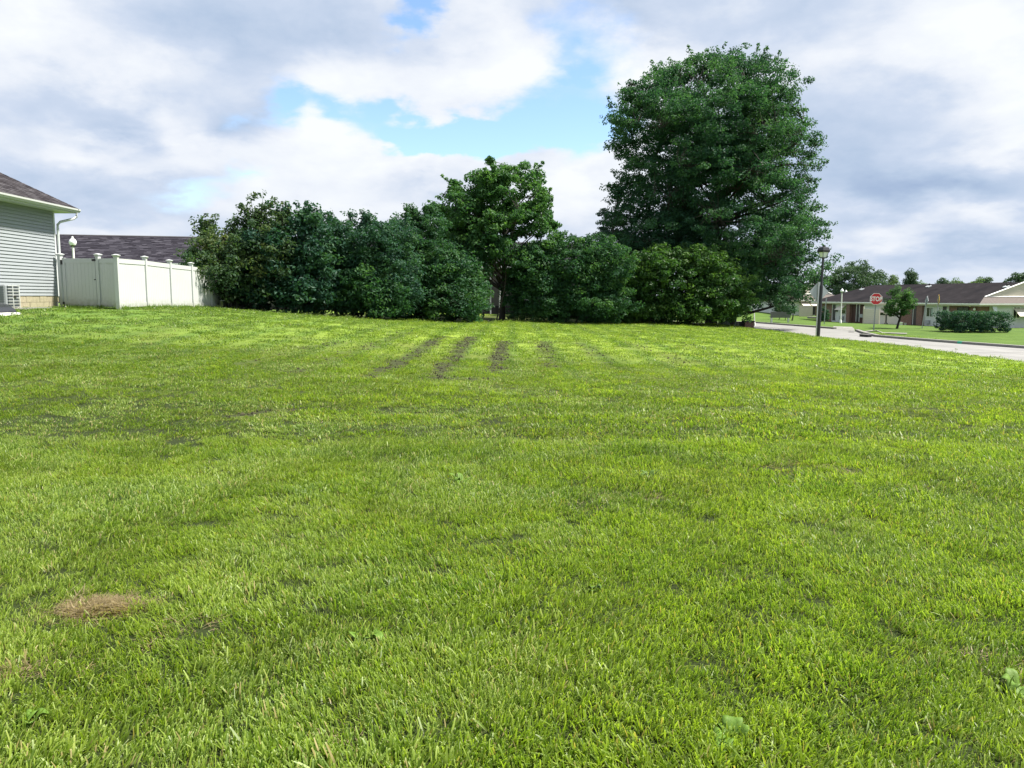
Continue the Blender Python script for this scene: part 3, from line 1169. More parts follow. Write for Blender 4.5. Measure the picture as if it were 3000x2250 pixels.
def build_clods():
    """crumbs of earth thrown up along the wheel tracks"""
    g = np.random.default_rng(9)
    x = g.random(150000) * 30 - 15
    y = 8 + g.random(150000) * 30
    k = g.random(len(x)) < soil_mask(x, y) * .28
    x, y = x[k], y[k]
    z = ground_z(x, y)
    n = len(x)
    s_ = .012 + .028 * g.random(n) ** 2
    base = np.array([(1, 0, 0), (-.5, .87, 0), (-.5, -.87, 0), (0, 0, 1.0), (0, 0, -.6)], float)
    a = g.random(n) * 6.28
    rot = np.zeros((n, 3, 3))
    rot[:, 0, 0], rot[:, 0, 1], rot[:, 1, 0], rot[:, 1, 1], rot[:, 2, 2] = np.cos(a), -np.sin(a), np.sin(a), np.cos(a), .8
    co = np.einsum('nij,kj->nki', rot, base) * s_[:, None, None] * (.7 + .6 * g.random((n, 5, 1))) + np.stack([x, y, z + .008], -1)[:, None, :]
    t = np.array([(0, 1, 3), (1, 2, 3), (2, 0, 3), (1, 0, 4), (2, 1, 4), (0, 2, 4)])
    tr = (np.arange(n) * 5)[:, None, None] + t[None]
    me = fast_mesh('soil_clods', co.reshape(-1, 3), tris=tr.reshape(-1, 3))
    tag(link('soil_clods', me, DIRT), 'crumbs of dark bare earth along the wheel tracks in the lawn', 'soil', kind='stuff')


build_clods()


# ------------------------------------------------------------------ plants
def rand_unit(g, n):
    v = g.normal(0, 1, (n, 3))
    return v / np.linalg.norm(v, axis=1, keepdims=True)


def leaf_mesh(name, g, cen, rad, nleaf, size, up=.5, tint_c=None, shape=.55, droop=.0, outward=.6):
    """leaves of diamond outline, folded along the midrib, in clumps round each centre"""
    cen, rad = np.asarray(cen, float), np.asarray(rad, float)
    k = len(cen)
    per = np.maximum(1, (nleaf * (.6 + .8 * g.random(k))).astype(int))
    idx = np.repeat(np.arange(k), per)
    n = len(idx)
    d = rand_unit(g, n)
    rr = (.25 + .75 * g.random(n) ** .55)[:, None]
    pos = cen[idx] + d * rr * rad[idx]
    nrm = d * outward + np.array([0, 0, up]) + g.normal(0, .5, (n, 3))
    nrm /= np.linalg.norm(nrm, axis=1, keepdims=True)
    tan = np.cross(nrm, rand_unit(g, n))
    tan[:, 2] -= droop
    tan -= nrm * np.sum(tan * nrm, 1)[:, None]
    tan /= np.linalg.norm(tan, axis=1, keepdims=True) + 1e-9
    bit = np.cross(nrm, tan)
    s_ = (size * (.6 + .8 * g.random(n)))[:, None]
    co = np.empty((n, 4, 3))
    co[:, 0] = pos - tan * s_ * .5
    co[:, 1] = pos + bit * s_ * shape * .5 + nrm * s_ * .10
    co[:, 2] = pos + tan * s_ * .5 - nrm * s_ * .06
    co[:, 3] = pos - bit * s_ * shape * .5 + nrm * s_ * .10
    tc = (np.zeros(k) if tint_c is None else np.asarray(tint_c))[idx]
    tint = np.clip(tc + g.random(n) * .34, 0, 1)
    q = np.arange(n * 4).reshape(n, 4)
    return fast_mesh(name, co.reshape(-1, 3), q, attrs={'tint': np.repeat(tint, 4)})


def thin_points(g, pts, dmin, nmax):
    """keep points no nearer to each other than dmin (dmin may be per point)"""
    dm = np.broadcast_to(np.asarray(dmin, float), (len(pts),))
    kept = np.empty((nmax, 3))
    m, idx = 0, []
    for i in range(len(pts)):
        if m and np.min(np.sum((kept[:m] - pts[i]) ** 2, 1)) < dm[i] ** 2:
            continue
        kept[m] = pts[i]
        idx.append(i)
        m += 1
        if m >= nmax:
            break
    return np.array(idx, int)


def twig(b, a, c, r0, r1, g, bend=.12, seg=5, n=4):
    a, c = Vector(a), Vector(c)
    l_ = (c - a).length
    pts, rad = [], []
    o1 = Vector(tuple(g.normal(0, 1, 3))) * l_ * bend
    for i in range(n + 1):
        t = i / n
        pts.append(a.lerp(c, t) + o1 * math.sin(math.pi * t) * .6 + Vector((0, 0, l_ * bend * .5 * math.sin(math.pi * t))))
        rad.append(r0 + (r1 - r0) * t)
    b.tube(pts, rad, seg, False)
    return pts


def tree(name, label, group, base, axis_h, prof, mats, seed, n_clump, clump_r, nleaf, leaf, up=.55, gap=.42, trunk_r=.3, inner=.45, droop=.25, flat=.62,
         bark=None, limb_n=26, limb_rise=.35, cat='tree', yscale=1.0, lean=(0, 0), trunk_top=.82, extra=None, sprays=0, lobe=1.0):
    """prof: rows (height above base, reach to the left, reach to the right) in metres"""
    g = np.random.default_rng(seed)
    base = Vector(base)
    t = thing(name, label, cat, base, 0, group)
    ph = np.array(prof, float)
    zlo, zhi = ph[0, 0], ph[-1, 0]
    big = max(ph[:, 1].max(), ph[:, 2].max())
    want = n_clump * 14
    c = np.stack([(g.random(want) * 2 - 1) * big, (g.random(want) * 2 - 1) * big, zlo + (zhi - zlo) * g.random(want)], -1)
    rl, rr = np.interp(c[:, 2], ph[:, 0], ph[:, 1]), np.interp(c[:, 2], ph[:, 0], ph[:, 2])
    an = np.arctan2(c[:, 1], c[:, 0])
    w = .5 + .5 * np.cos(an)
    rad = rl * (1 - w) + rr * w
    lob = .97 + lobe * .34 * (vnoise(an * 3 + 30, c[:, 2] * 1.0 + 30, 1.15, seed) - .5) + lobe * .16 * (vnoise(an * 5 + 30, c[:, 2] * 2.2 + 30, 1.1, seed + 9) - .5)
    q = np.hypot(c[:, 0], c[:, 1] / yscale) / np.maximum(.05, rad * lob)
    ok = (q < 1) & (q > inner * g.random(want) ** .6)
    n3 = vnoise(c[:, 0] + 40, c[:, 2] * 1.2 + 40 + c[:, 1] * .6, clump_r * 3.6, seed + 1) * .6 + vnoise(c[:, 1] + 40, c[:, 2] + 40 - c[:, 0] * .5, clump_r * 2.0, seed + 2) * .4
    ok &= n3 > gap - .12 * (q > .85)
    c, q = c[ok], q[ok]
    if extra:
        for (ex_, ey_, ez_, rx, ry, rz) in extra:
            n = int(14 * rx * ry * rz / clump_r ** 3) + 20
            d = rand_unit(g, n) * (.3 + .7 * g.random(n))[:, None]
            c = np.concatenate([c, np.array([ex_, ey_, ez_]) + d * np.array([rx, ry, rz])])
            q = np.concatenate([q, .9 * np.ones(n)])
        sh = g.permutation(len(c))
        c, q = c[sh], q[sh]
    idx = thin_points(g, c, clump_r * .62, n_clump)
    c, q = c[idx], q[idx]
    k = len(c)
    print(name, 'clumps', k)
    rad3 = clump_r * (.65 + .6 * g.random(k))[:, None] * np.array([1, 1, flat])
    tint_c = .0 + .42 * g.random(k) ** 1.2 + .22 * sstep(.4, 1, q) * g.random(k) + .40 * (vnoise(c[:, 0] + 50 + c[:, 1] * .5, c[:, 2] + 50, clump_r * 2.8, seed + 4) - .42)  # outer clumps paler: crown highlights put into the leaf colour
    if sprays:
        oi = np.flatnonzero(q > .80)
        oi = oi[g.integers(0, len(oi), sprays)]
        out = c[oi] - np.array([0, 0, zlo + (zhi - zlo) * .42])
        out = out / np.linalg.norm(out, axis=1, keepdims=True) + np.array([0, 0, .25]) + g.normal(0, .25, (sprays, 3))
        ln = clump_r * (.5 + .8 * g.random(sprays))[:, None]
        for f in (.45, .8, 1.1):
            c = np.concatenate([c, c[oi] + out * ln * f])
            rad3 = np.concatenate([rad3, np.full((sprays, 3), clump_r * (.48 - .22 * f))])
            tint_c = np.concatenate([tint_c, .25 + .4 * g.random(sprays)])
            q = np.concatenate([q, np.full(sprays, 1.0)])
        nl = np.concatenate([np.full(k, nleaf), np.full(3 * sprays, max(6, nleaf * .16))])
    else:
        nl = nleaf
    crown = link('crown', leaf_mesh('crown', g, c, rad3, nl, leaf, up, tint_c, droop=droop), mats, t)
    c, q = c[:k], q[:k]
    b = B()
    th = zlo + (zhi - zlo) * trunk_top
    pts = [(lean[0] * s_ ** 1.3 + .12 * math.sin(3 * s_ + seed), lean[1] * s_, -.15 + (th + .15) * s_) for s_ in np.linspace(0, 1, 9)]
    rads = [trunk_r * (1.35 if i == 0 else 1) * (1 - i / 8.6) + .02 for i in range(9)]
    b.tube(pts, rads, 9)
    tp = np.array(pts)
    b.build('trunk', bark or BARK, t)
    bb = B()
    order = np.argsort(-q + .2 * g.random(k))
    limb_pts = []
    for i in order[:limb_n]:
        zt = max(zlo * .55 + .2, c[i, 2] - limb_rise * np.hypot(c[i, 0], c[i, 1]) - .3)
        zt = min(zt, th * .96)
        s_ = np.array([np.interp(zt, tp[:, 2], tp[:, 0]), np.interp(zt, tp[:, 2], tp[:, 1]), zt])
        r0 = max(.03, trunk_r * .42 * (1 - zt / (zhi + .1)) + .02)
        limb_pts += [tuple(v) for v in twig(bb, s_, c[i], r0, .012, g, .09, 6, 5)[1:]]
    lp = np.array(limb_pts)
    for i in order[limb_n:]:
        dd = np.sum((lp - c[i]) ** 2, 1) + (lp[:, 2] > c[i, 2] + .2) * 2
        j = np.argmin(dd)
        if dd[j] < 4.0:
            twig(bb, lp[j], c[i], .022 + .012 * clump_r, .006, g, .12, 4, 2)
    if bb.v:
        bb.build('branches', bark or BARK, t)['kind'] = 'stuff'
    return t


def shrub(name, label, group, base, lumps, mat, seed, clump_r, nleaf, leaf, dens=1.0, stems=5, up=.5, bark=None, cat='shrub', sprigs=0, sprig_h=.6, droop=.2, extra_tint=None, shape=.55,
          inner=True, base_open=.55, thin=.86, sq=0, air=()):
    """lumps: (x, y, z, rx, ry, rz) ellipsoids in metres relative to base"""
    g = np.random.default_rng(seed)
    t = thing(name, label, cat, base, 0, group)
    lm = np.array(lumps, float)
    cand, owner = [], []
    for i, (x, y, z, rx, ry, rz) in enumerate(lm):
        area = 4 * math.pi * ((rx * ry) ** 1.6 / 3 + (rx * rz) ** 1.6 / 3 + (ry * rz) ** 1.6 / 3) ** (1 / 1.6)
        n = int(area / (clump_r ** 2) * 3.2 * dens) + 10
        d = rand_unit(g, n)
        if sq:                                  # clipped to a box
            d = g.random((n, 3)) * 2 - 1
            ax = g.choice(3, n, p=np.array([ry * rz, rx * rz, rx * ry]) / (ry * rz + rx * rz + rx * ry))
            d[np.arange(n), ax] = np.sign(d[np.arange(n), ax])
        rr = (.80 + .24 * g.random(n))[:, None] if not inner else np.where(g.random(n) < .72, .82 + .22 * g.random(n), .4 + .4 * g.random(n))[:, None]
        lob = 1 + (.06 if sq else .55) * (vnoise(d[:, 0] * 3 + d[:, 1] * 2 + 20, d[:, 2] * 3 + 20 + d[:, 1], .8, seed + i) - .5)[:, None] + (.02 if sq else .10) * g.normal(0, 1, (n, 1))
        cand.append(np.array([x, y, z]) + d * rr * lob * np.array([rx, ry, rz]))
        owner += [i] * n
    c = np.concatenate(cand)
    owner = np.array(owner)
    keep = (c[:, 2] > .12) & ~((c[:, 2] < base_open) & (c[:, 1] < .3) & (g.random(len(c)) < .75))
    for i, (x, y, z, rx, ry, rz) in enumerate(lm):
        q = ((c - np.array([x, y, z])) / np.array([rx, ry, rz]))
        keep &= ~((np.sum(q * q, 1) < .42) & (owner != i))
    c = c[keep]
    g.shuffle(c)
    idx = thin_points(g, c, clump_r * thin / math.sqrt(dens), 6000)
    c = c[idx]
    k = len(c)
    rad3 = clump_r * (.6 + .7 * g.random(k))[:, None] * np.array([1, 1, .62])
    tint_c = .0 + .55 * g.random(k) ** 1.5 + .36 * (vnoise(c[:, 0] + 50 + c[:, 1] * .4, c[:, 2] + 50, .9, seed + 3) - .45)
    if extra_tint is not None:
        tint_c = np.clip(tint_c + extra_tint(c, g), 0, 1)
    sp_c = []
    b = B()
    for i, (x, y, z, rx, ry, rz) in enumerate(lm):
        for _ in range(sprigs):
            a = g.random() * 2 * math.pi
            s0 = Vector((x + rx * .6 * math.cos(a) * g.random(), y + ry * .6 * math.sin(a) * g.random(), z + rz * .55))
            e = s0 + Vector((g.normal(0, .28) * rx * .6, g.normal(0, .2), rz * .45 + sprig_h * (.4 + .8 * g.random())))
            ps = twig(b, s0, e, .016, .004, g, .1, 4, 4)
            for p_ in ps[1:]:
                sp_c.append(tuple(p_))
                if g.random() < .6:
                    sp_c.append(tuple(p_ + Vector(tuple(g.normal(0, .10, 3)))))
    for (ax, ay, az, arx, arz, an_) in air:
        for _ in range(an_):
            e = Vector((ax + arx * g.normal(0, .5), ay + g.normal(0, .35), az + arz * g.normal(0, .5)))
            s0 = Vector((ax + (e.x - ax) * .35, ay, az - arz * 1.15))
            ps = twig(b, s0, e, .018, .004, g, .1, 4, 5)
            for p_ in ps[2:]:
                for _k in range(2):
                    sp_c.append(tuple(p_ + Vector(tuple(g.normal(0, .13, 3)))))
    if sp_c:
        sp_c = np.array(sp_c)
        c = np.concatenate([c, sp_c])
        rad3 = np.concatenate([rad3, np.full((len(sp_c), 3), clump_r * .42)])
        tint_c = np.concatenate([tint_c, .15 + .4 * g.random(len(sp_c))])
        big = np.arange(len(c)) < k
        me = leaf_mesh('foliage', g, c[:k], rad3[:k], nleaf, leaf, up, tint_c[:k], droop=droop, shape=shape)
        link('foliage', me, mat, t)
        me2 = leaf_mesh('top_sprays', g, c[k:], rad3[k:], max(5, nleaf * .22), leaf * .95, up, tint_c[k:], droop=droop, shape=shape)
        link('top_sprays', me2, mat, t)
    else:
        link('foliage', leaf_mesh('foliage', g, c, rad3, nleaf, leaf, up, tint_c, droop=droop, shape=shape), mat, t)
    for s_ in range(stems):
        i = s_ % len(lm)
        x, y, z, rx, ry, rz = lm[i]
        bx, by = g.normal(0, .22) + x * .35, g.normal(0, .12) + y * .35
        sb = B()
        twig(sb, (bx, by, -.1), (x + g.normal(0, .3) * rx, y + g.normal(0, .3) * ry, z + rz * .3), .05, .015, g, .08, 6, 5)
        sb.build('stem', bark or BARK, t)
    if b.v:
        b.build('twigs', bark or BARK, t)['kind'] = 'stuff'
    return t


def shrub_px(name, label, group, d, base_px, lumps_px, mat, seed, **k):
    """lumps_px: (px, py, half width px, half height px[, depth offset m])"""
    bp = P(*base_px, d)
    base = Vector((bp.x, d, gz(bp.x, d)))
    s_ = d / F
    L_ = []
    for l_ in lumps_px:
        dy = l_[4] if len(l_) > 4 else 0
        p = P(l_[0], l_[1], d + dy)
        s2 = (d + dy) / F
        rx, rz = l_[2] * s2, l_[3] * s2
        L_.append((p.x - base.x, dy, p.z - base.z, rx, min(rx, 1.5) * .9 + .15, rz))
    if 'air' in k:
        k['air'] = [(P(a, b_, d + dy).x - base.x, dy, P(a, b_, d + dy).z - base.z, rx * s_, rz * s_, n) for a, b_, rx, rz, n, dy in k['air']]
    return shrub(name, label, group, base, L_, mat, seed, **k)


def tree_px(name, label, group, d, base_px, prof_px, mats, seed, axis_px, **k):
    """prof_px: (py, left px, right px) from the bottom up"""
    bp = P(*base_px, d)
    base = Vector((bp.x, d, gz(bp.x, d)))
    s_ = d / F
    pr = []
    for py, l_, r_ in prof_px:
        pr.append((P(axis_px, py, d).z - base.z, max(.1, (axis_px - l_) * s_), max(.1, (r_ - axis_px) * s_)))
    if 'extra' in k:
        k['extra'] = [(P(a, b_, d).x - base.x, dy, P(a, b_, d).z - base.z, rx * s_, rx * s_ * .8, rz * s_) for a, b_, rx, rz, dy in k['extra']]
    return tree(name, label, group, base, 0, pr, mats, seed, **k)


def build_plants():
    HG = 'shrubs and small trees of the overgrown row'
    # the great oak behind the right end of the row
    tree_px('oak_tree', 'tallest tree, a broad dark green oak towering behind the right end of the shrub row', None, 55.5, (2085, 948),
            [(905, 2040, 2300), (880, 1990, 2365), (830, 1905, 2385), (760, 1800, 2385), (700, 1772, 2392), (640, 1795, 2388), (590, 1815, 2375), (540, 1785, 2345), (490, 1800, 2340), (440, 1805, 2345),
             (390, 1778, 2335), (340, 1782, 2322), (290, 1800, 2308), (250, 1840, 2292), (215, 1930, 2265), (180, 1990, 2240), (158, 2040, 2210), (150, 2085, 2170)],
            LEAF_OAK, 31, 2085, n_clump=3000, clump_r=.60, nleaf=88, leaf=.165, up=.55, gap=.41, sprays=330, trunk_r=.36, inner=.34, droop=.35, flat=.52, limb_n=60, limb_rise=.28, trunk_top=.78,
            extra=[(2275, 790, 85, 90, -.8), (2230, 850, 130, 45, -.5), (2290, 700, 75, 75, -.5), (2070, 205, 90, 50, 0), (2050, 178, 55, 30, .3), (2140, 168, 55, 28, 0), (2205, 180, 50, 30, .2), (1960, 230, 70, 45, 0), (2245, 270, 55, 55, 0), (1830, 345, 60, 60, .3), (2290, 430, 55, 70, .3), (1840, 560, 70, 60, 0), (2100, 480, 150, 90, -2.5), (2000, 380, 110, 70, -3), (2180, 330, 110, 70, -2.5), (1870, 285, 65, 50, -.4), (2180, 200, 70, 45, .4), (2150, 770, 130, 60, -2.0), (1960, 720, 130, 50, -1.5), (2060, 740, 120, 60, -2.2), (1880, 690, 80, 50, -.8), (2010, 650, 120, 50, -1.5), (2230, 640, 90, 60, -1)])
    # the maple in the middle
    tree_px('maple_tree', 'round-crowned medium tree rising from the middle of the shrub row', None, 47, (1470, 940),
            [(800, 1380, 1560), (770, 1330, 1600), (735, 1290, 1632), (690, 1290, 1632), (640, 1285, 1615), (600, 1292, 1600), (560, 1300, 1592), (530, 1325, 1590), (500, 1365, 1565), (480, 1395, 1550), (470, 1420, 1540)],
            LEAF_MAPLE, 44, 1468, n_clump=480, clump_r=.44, nleaf=85, leaf=.19, up=.6, gap=.43, sprays=60, lobe=.45, trunk_r=.15, inner=.25, droop=.3, flat=.6, limb_n=34, limb_rise=.75, trunk_top=.8)
    tree_px('spruce_tree', 'slim bluish conifer peeping out left of the big oak', None, 60, (1790, 935),
            [(760, 1690, 1880), (700, 1715, 1860), (650, 1745, 1840), (610, 1765, 1820), (585, 1780, 1805), (572, 1788, 1796)],
            LEAF_BLUE, 51, 1792, n_clump=170, clump_r=.36, nleaf=90, leaf=.13, up=.2, gap=.25, trunk_r=.14, inner=.2, flat=.5, limb_n=12)
    SH = dict(nleaf=78, leaf=.165, clump_r=.47)

    def autumn(c, g):
        return .35 * sstep(.55, .8, vnoise(c[:, 0] + 20, c[:, 2] + 20, .8, 71))
    shrub_px('shrub', 'tall loose shrub with thin bronze-tinged top sprays beside the white fence', HG, 36.3, (690, 912),
             [(640, 765, 85, 75, -.6), (760, 740, 105, 80), (700, 815, 110, 60), (625, 795, 75, 48, -1.6)],
             LEAF_OLIVE, 61, sprigs=3, sprig_h=.3, air=[(740, 615, 75, 50, 16, 0), (600, 650, 40, 45, 9, -.3), (820, 635, 45, 40, 8, .2), (680, 660, 60, 40, 7, 0)], extra_tint=autumn, stems=9, nleaf=46, leaf=.16, clump_r=.38, dens=.85)
    shrub_px('shrub', 'dark glossy shrub right of the bronze-tinged one, with a low yellowing branch', HG, 37.0, (830, 918),
             [(830, 740, 120, 95), (900, 700, 70, 65), (780, 830, 115, 80), (900, 840, 90, 90), (690, 850, 60, 55)], LEAF_DARK, 62, sprigs=6, sprig_h=.6, stems=7, nleaf=70, leaf=.19, clump_r=.47)
    shrub_px('shrub', 'dark blue-green shrub with a jagged top left of the feathery one', HG, 39.0, (1000, 929),
             [(985, 730, 85, 75), (1080, 715, 95, 65), (1000, 840, 110, 95), (1120, 820, 90, 105), (1160, 740, 60, 70, 1)], LEAF_DARK, 63, sprigs=8, sprig_h=.4, stems=7, nleaf=95, leaf=.14, clump_r=.44)
    shrub_px('shrub', 'mid-green low shrub bulging forward between the two dark ones', HG, 38.2, (1075, 934),
             [(1075, 850, 75, 85), (1120, 890, 70, 60), (1050, 790, 45, 50)], LEAF_MID, 64, stems=5, **SH)
    shrub_px('shrub', 'feathery pale grey-green shrub with a pointed top left of the maple', HG, 42.5, (1235, 940),
             [(1230, 720, 68, 75), (1200, 670, 40, 40), (1260, 660, 38, 36), (1240, 800, 90, 70)], LEAF_MID, 65, sprigs=8, sprig_h=.4, stems=5, nleaf=100, leaf=.125, clump_r=.40)
    shrub_px('shrub', 'bright green leafy shrub bulging forward under the left side of the maple', HG, 42.2, (1260, 942),
             [(1250, 810, 95, 90), (1320, 840, 85, 85, .4), (1200, 870, 75, 75), (1290, 890, 115, 55), (1385, 880, 45, 60, 1.2)], LEAF_MID, 66, stems=7, sprigs=3, sprig_h=.3, **SH)
    shrub_px('shrub', 'thin dark undergrowth tree leaning left under the maple', HG, 45.0, (1405, 942),
             [(1350, 750, 75, 50), (1420, 725, 75, 40), (1385, 800, 50, 45), (1540, 770, 60, 50, .5)], LEAF_MID, 67, stems=6, nleaf=34, leaf=.16, clump_r=.36, dens=.7)
    shrub_px('shrub', 'dense dark green rounded shrub right of the maple trunk', HG, 46.5, (1640, 946),
             [(1660, 790, 120, 90), (1590, 810, 70, 75), (1600, 890, 90, 60), (1720, 870, 110, 80), (1770, 770, 70, 60), (1540, 880, 55, 65), (1530, 800, 45, 50, .5)], LEAF_MID, 68, sprigs=5, sprig_h=.3, stems=7, nleaf=80, leaf=.15, clump_r=.42)
    shrub_px('shrub', 'largest of the row, a sprawling yellow-green shrub in front of the big oak', HG, 49.0, (1950, 949),
             [(1860, 850, 130, 95), (1990, 830, 130, 95), (2090, 860, 100, 85), (1930, 790, 90, 55), (2040, 770, 80, 40), (2105, 885, 45, 50), (1830, 910, 70, 45), (2000, 905, 130, 45)],
             LEAF_YELLOW, 69, sprigs=3, sprig_h=.3, stems=9, nleaf=58, leaf=.19, clump_r=.44)
    shrub_px('shrub', 'fresh green boughs behind the right end of the sprawling yellow-green shrub', HG, 51.5, (2150, 955),
             [(2130, 760, 75, 50), (2170, 810, 60, 60), (2190, 790, 45, 30), (2120, 820, 70, 60)], LEAF_MID, 70, stems=4, nleaf=55, leaf=.19, clump_r=.42)
    # across the street
    tree_px('street_tree', 'small young tree with a thin leaning trunk just right of the stop sign', None, 57, (2630, 961),
            [(926, 2625, 2665), (905, 2603, 2682), (880, 2606, 2686), (860, 2612, 2680), (848, 2625, 2668), (838, 2640, 2655)],
            LEAF_MAPLE, 81, 2645, n_clump=100, clump_r=.26, nleaf=60, leaf=.11, gap=.2, trunk_r=.07, inner=.1, limb_n=10, lean=(.36, 0), trunk_top=.75)
    shrub_px('clipped_hedge', 'clipped box-shaped hedge on the verge in front of the brick house', None, 52, (2848, 972),
             [(2849, 944, 74, 27)], LEAF_DARK, 82, cat='hedge', stems=3, nleaf=55, leaf=.10, clump_r=.24, sq=5, base_open=0)
    shrub_px('conical_shrub', 'dark cone-shaped shrub against the brick wall behind the black lamp post', None, 96, (2415, 938),
             [(2415, 928, 11, 12), (2415, 916, 8, 10), (2415, 908, 4, 8)], LEAF_DARK, 83, stems=0, base_open=0, nleaf=30, leaf=.16, clump_r=.26)
    shrub_px('shrub', 'olive and yellowish bush by the far white house above the bench', 'bushes by the far houses', 98, (2290, 917),
             [(2285, 903, 15, 15), (2300, 908, 12, 12)], LEAF_OLIVE, 84, stems=2, nleaf=40, leaf=.2, clump_r=.38)
    shrub_px('shrub', 'round dark bush right of the olive one by the far white house', 'bushes by the far houses', 97, (2320, 920),
             [(2318, 908, 14, 13)], LEAF_DARK, 85, stems=2, nleaf=40, leaf=.2, clump_r=.38)
    # trees beyond the right-hand house
    BG = 'trees beyond the houses'
    far = [('wide spreading tree behind the gap between the two brick houses', 145, 2500, (2405, 2590), 768, 885, LEAF_FAR, 260, .95),
           ('pale feathery tree just right of the wide spreading one', 190, 2612, (2585, 2632), 808, 880, LEAF_FAR_L, 70, .9),
           ('narrow upright tree standing above the roof behind the young street tree', 170, 2662, (2643, 2683), 788, 880, LEAF_FAR, 110, .75),
           ('faint small pale tree low over the roof right of the narrow upright tree', 210, 2697, (2685, 2712), 822, 880, LEAF_FAR_L, 40, .9),
           ('small dark round treetop over the roof above the yellow sign', 180, 2755, (2738, 2776), 814, 880, LEAF_FAR, 70, .8),
           ('low yellow-green treetop right of the dark round one', 170, 2800, (2774, 2826), 818, 880, LEAF_FAR_L, 70, .8),
           ('low yellow-green treetop left of the dark bluish one', 165, 2858, (2836, 2882), 819, 880, LEAF_FAR_L, 60, .8),
           ('dark bluish round treetop over the roof near the roof vent', 175, 2882, (2860, 2900), 807, 880, LEAF_FAR, 80, .8),
           ('tree with spiky twigs at the far right edge over the roof', 150, 2980, (2935, 3040), 800, 880, LEAF_FAR, 170, .75)]
    for i, (lab, d, ax, (l_, r_), top, bot, mt, nc, cr) in enumerate(far):
        h = bot - top
        pr = [(bot, ax - 8, ax + 8), (bot - h * .15, l_ + (ax - l_) * .2, r_ - (r_ - ax) * .2), (bot - h * .4, l_, r_), (bot - h * .6, l_ + 3, r_ - 3), (bot - h * .82, ax - (ax - l_) * .6, ax + (r_ - ax) * .65), (top, ax - (ax - l_) * .2, ax + (r_ - ax) * .3)]
        bp = P(ax, 900, d)
        base = Vector((bp.x, d, gz(bp.x, d)))
        s_ = d / F
        prof = [(P(ax, py, d).z - base.z, (ax - a) * s_, (c - ax) * s_) for py, a, c in pr]
        tree('background_tree', lab, BG, base, 0, prof, mt, 200 + i, nc, cr, 60, .34, gap=.3, trunk_r=.25, inner=.2, limb_n=14)


build_plants()


# ------------------------------------------------------------------ roofs with real shingle courses
def shingle_part(parent, origin, udir, vdir, nrm, outline, expo, tab, mat, seed, th=.012):
    """shingle tabs on a roof plane; outline(u, v) says whether a tab lies on the plane (u along the eave, v up the slope)"""
    g = np.random.default_rng(seed)
    (u0, u1), (v0, v1) = outline['u'], outline['v']
    rows = int((v1 - v0) / expo)
    us, vs, ws = [], [], []
    for r_ in range(rows):
        n = int((u1 - u0) / tab) + 2
        w = tab * (.6 + .8 * g.random(n))
        e = u0 + np.cumsum(w) - w - g.random() * tab
        us.append(e)
        ws.append(w)
        vs.append(np.full(n, v0 + r_ * expo))
    u, v, w = np.concatenate(us), np.concatenate(vs), np.concatenate(ws)
    lo, hi = outline['lo'](v + expo * .5), outline['hi'](v + expo * .5)
    a, c = np.maximum(u, lo), np.minimum(u + w - .006, hi)
    k = c - a > .02
    a, c, v = a[k], c[k], v[k]
    n = len(a)
    lift = th * (.7 + .7 * g.random(n))
    o_, U, V, W = (np.array(x_, float) for x_ in (origin, udir, vdir, nrm))

    def pt(uu, vv, ww):
        return o_ + uu[:, None] * U + vv[:, None] * V + ww[:, None] * W
    e2 = expo * 1.06
    co = np.stack([pt(a, v, lift), pt(c, v, lift), pt(c, v + e2, np.full(n, .002)), pt(a, v + e2, np.full(n, .002)), pt(a, v, np.full(n, -.002)), pt(c, v, np.full(n, -.002))], 1)
    b0 = (np.arange(n) * 6)[:, None]
    q = np.concatenate([b0 + np.array([[0, 1, 2, 3]]), b0 + np.array([[4, 5, 1, 0]])])
    t = np.repeat(g.random(n), 6)
    me = fast_mesh('shingles', co.reshape(-1, 3), q, attrs={'tint': t})
    o = link('shingles', me, mat, parent)
    o['kind'] = 'stuff'
    return o


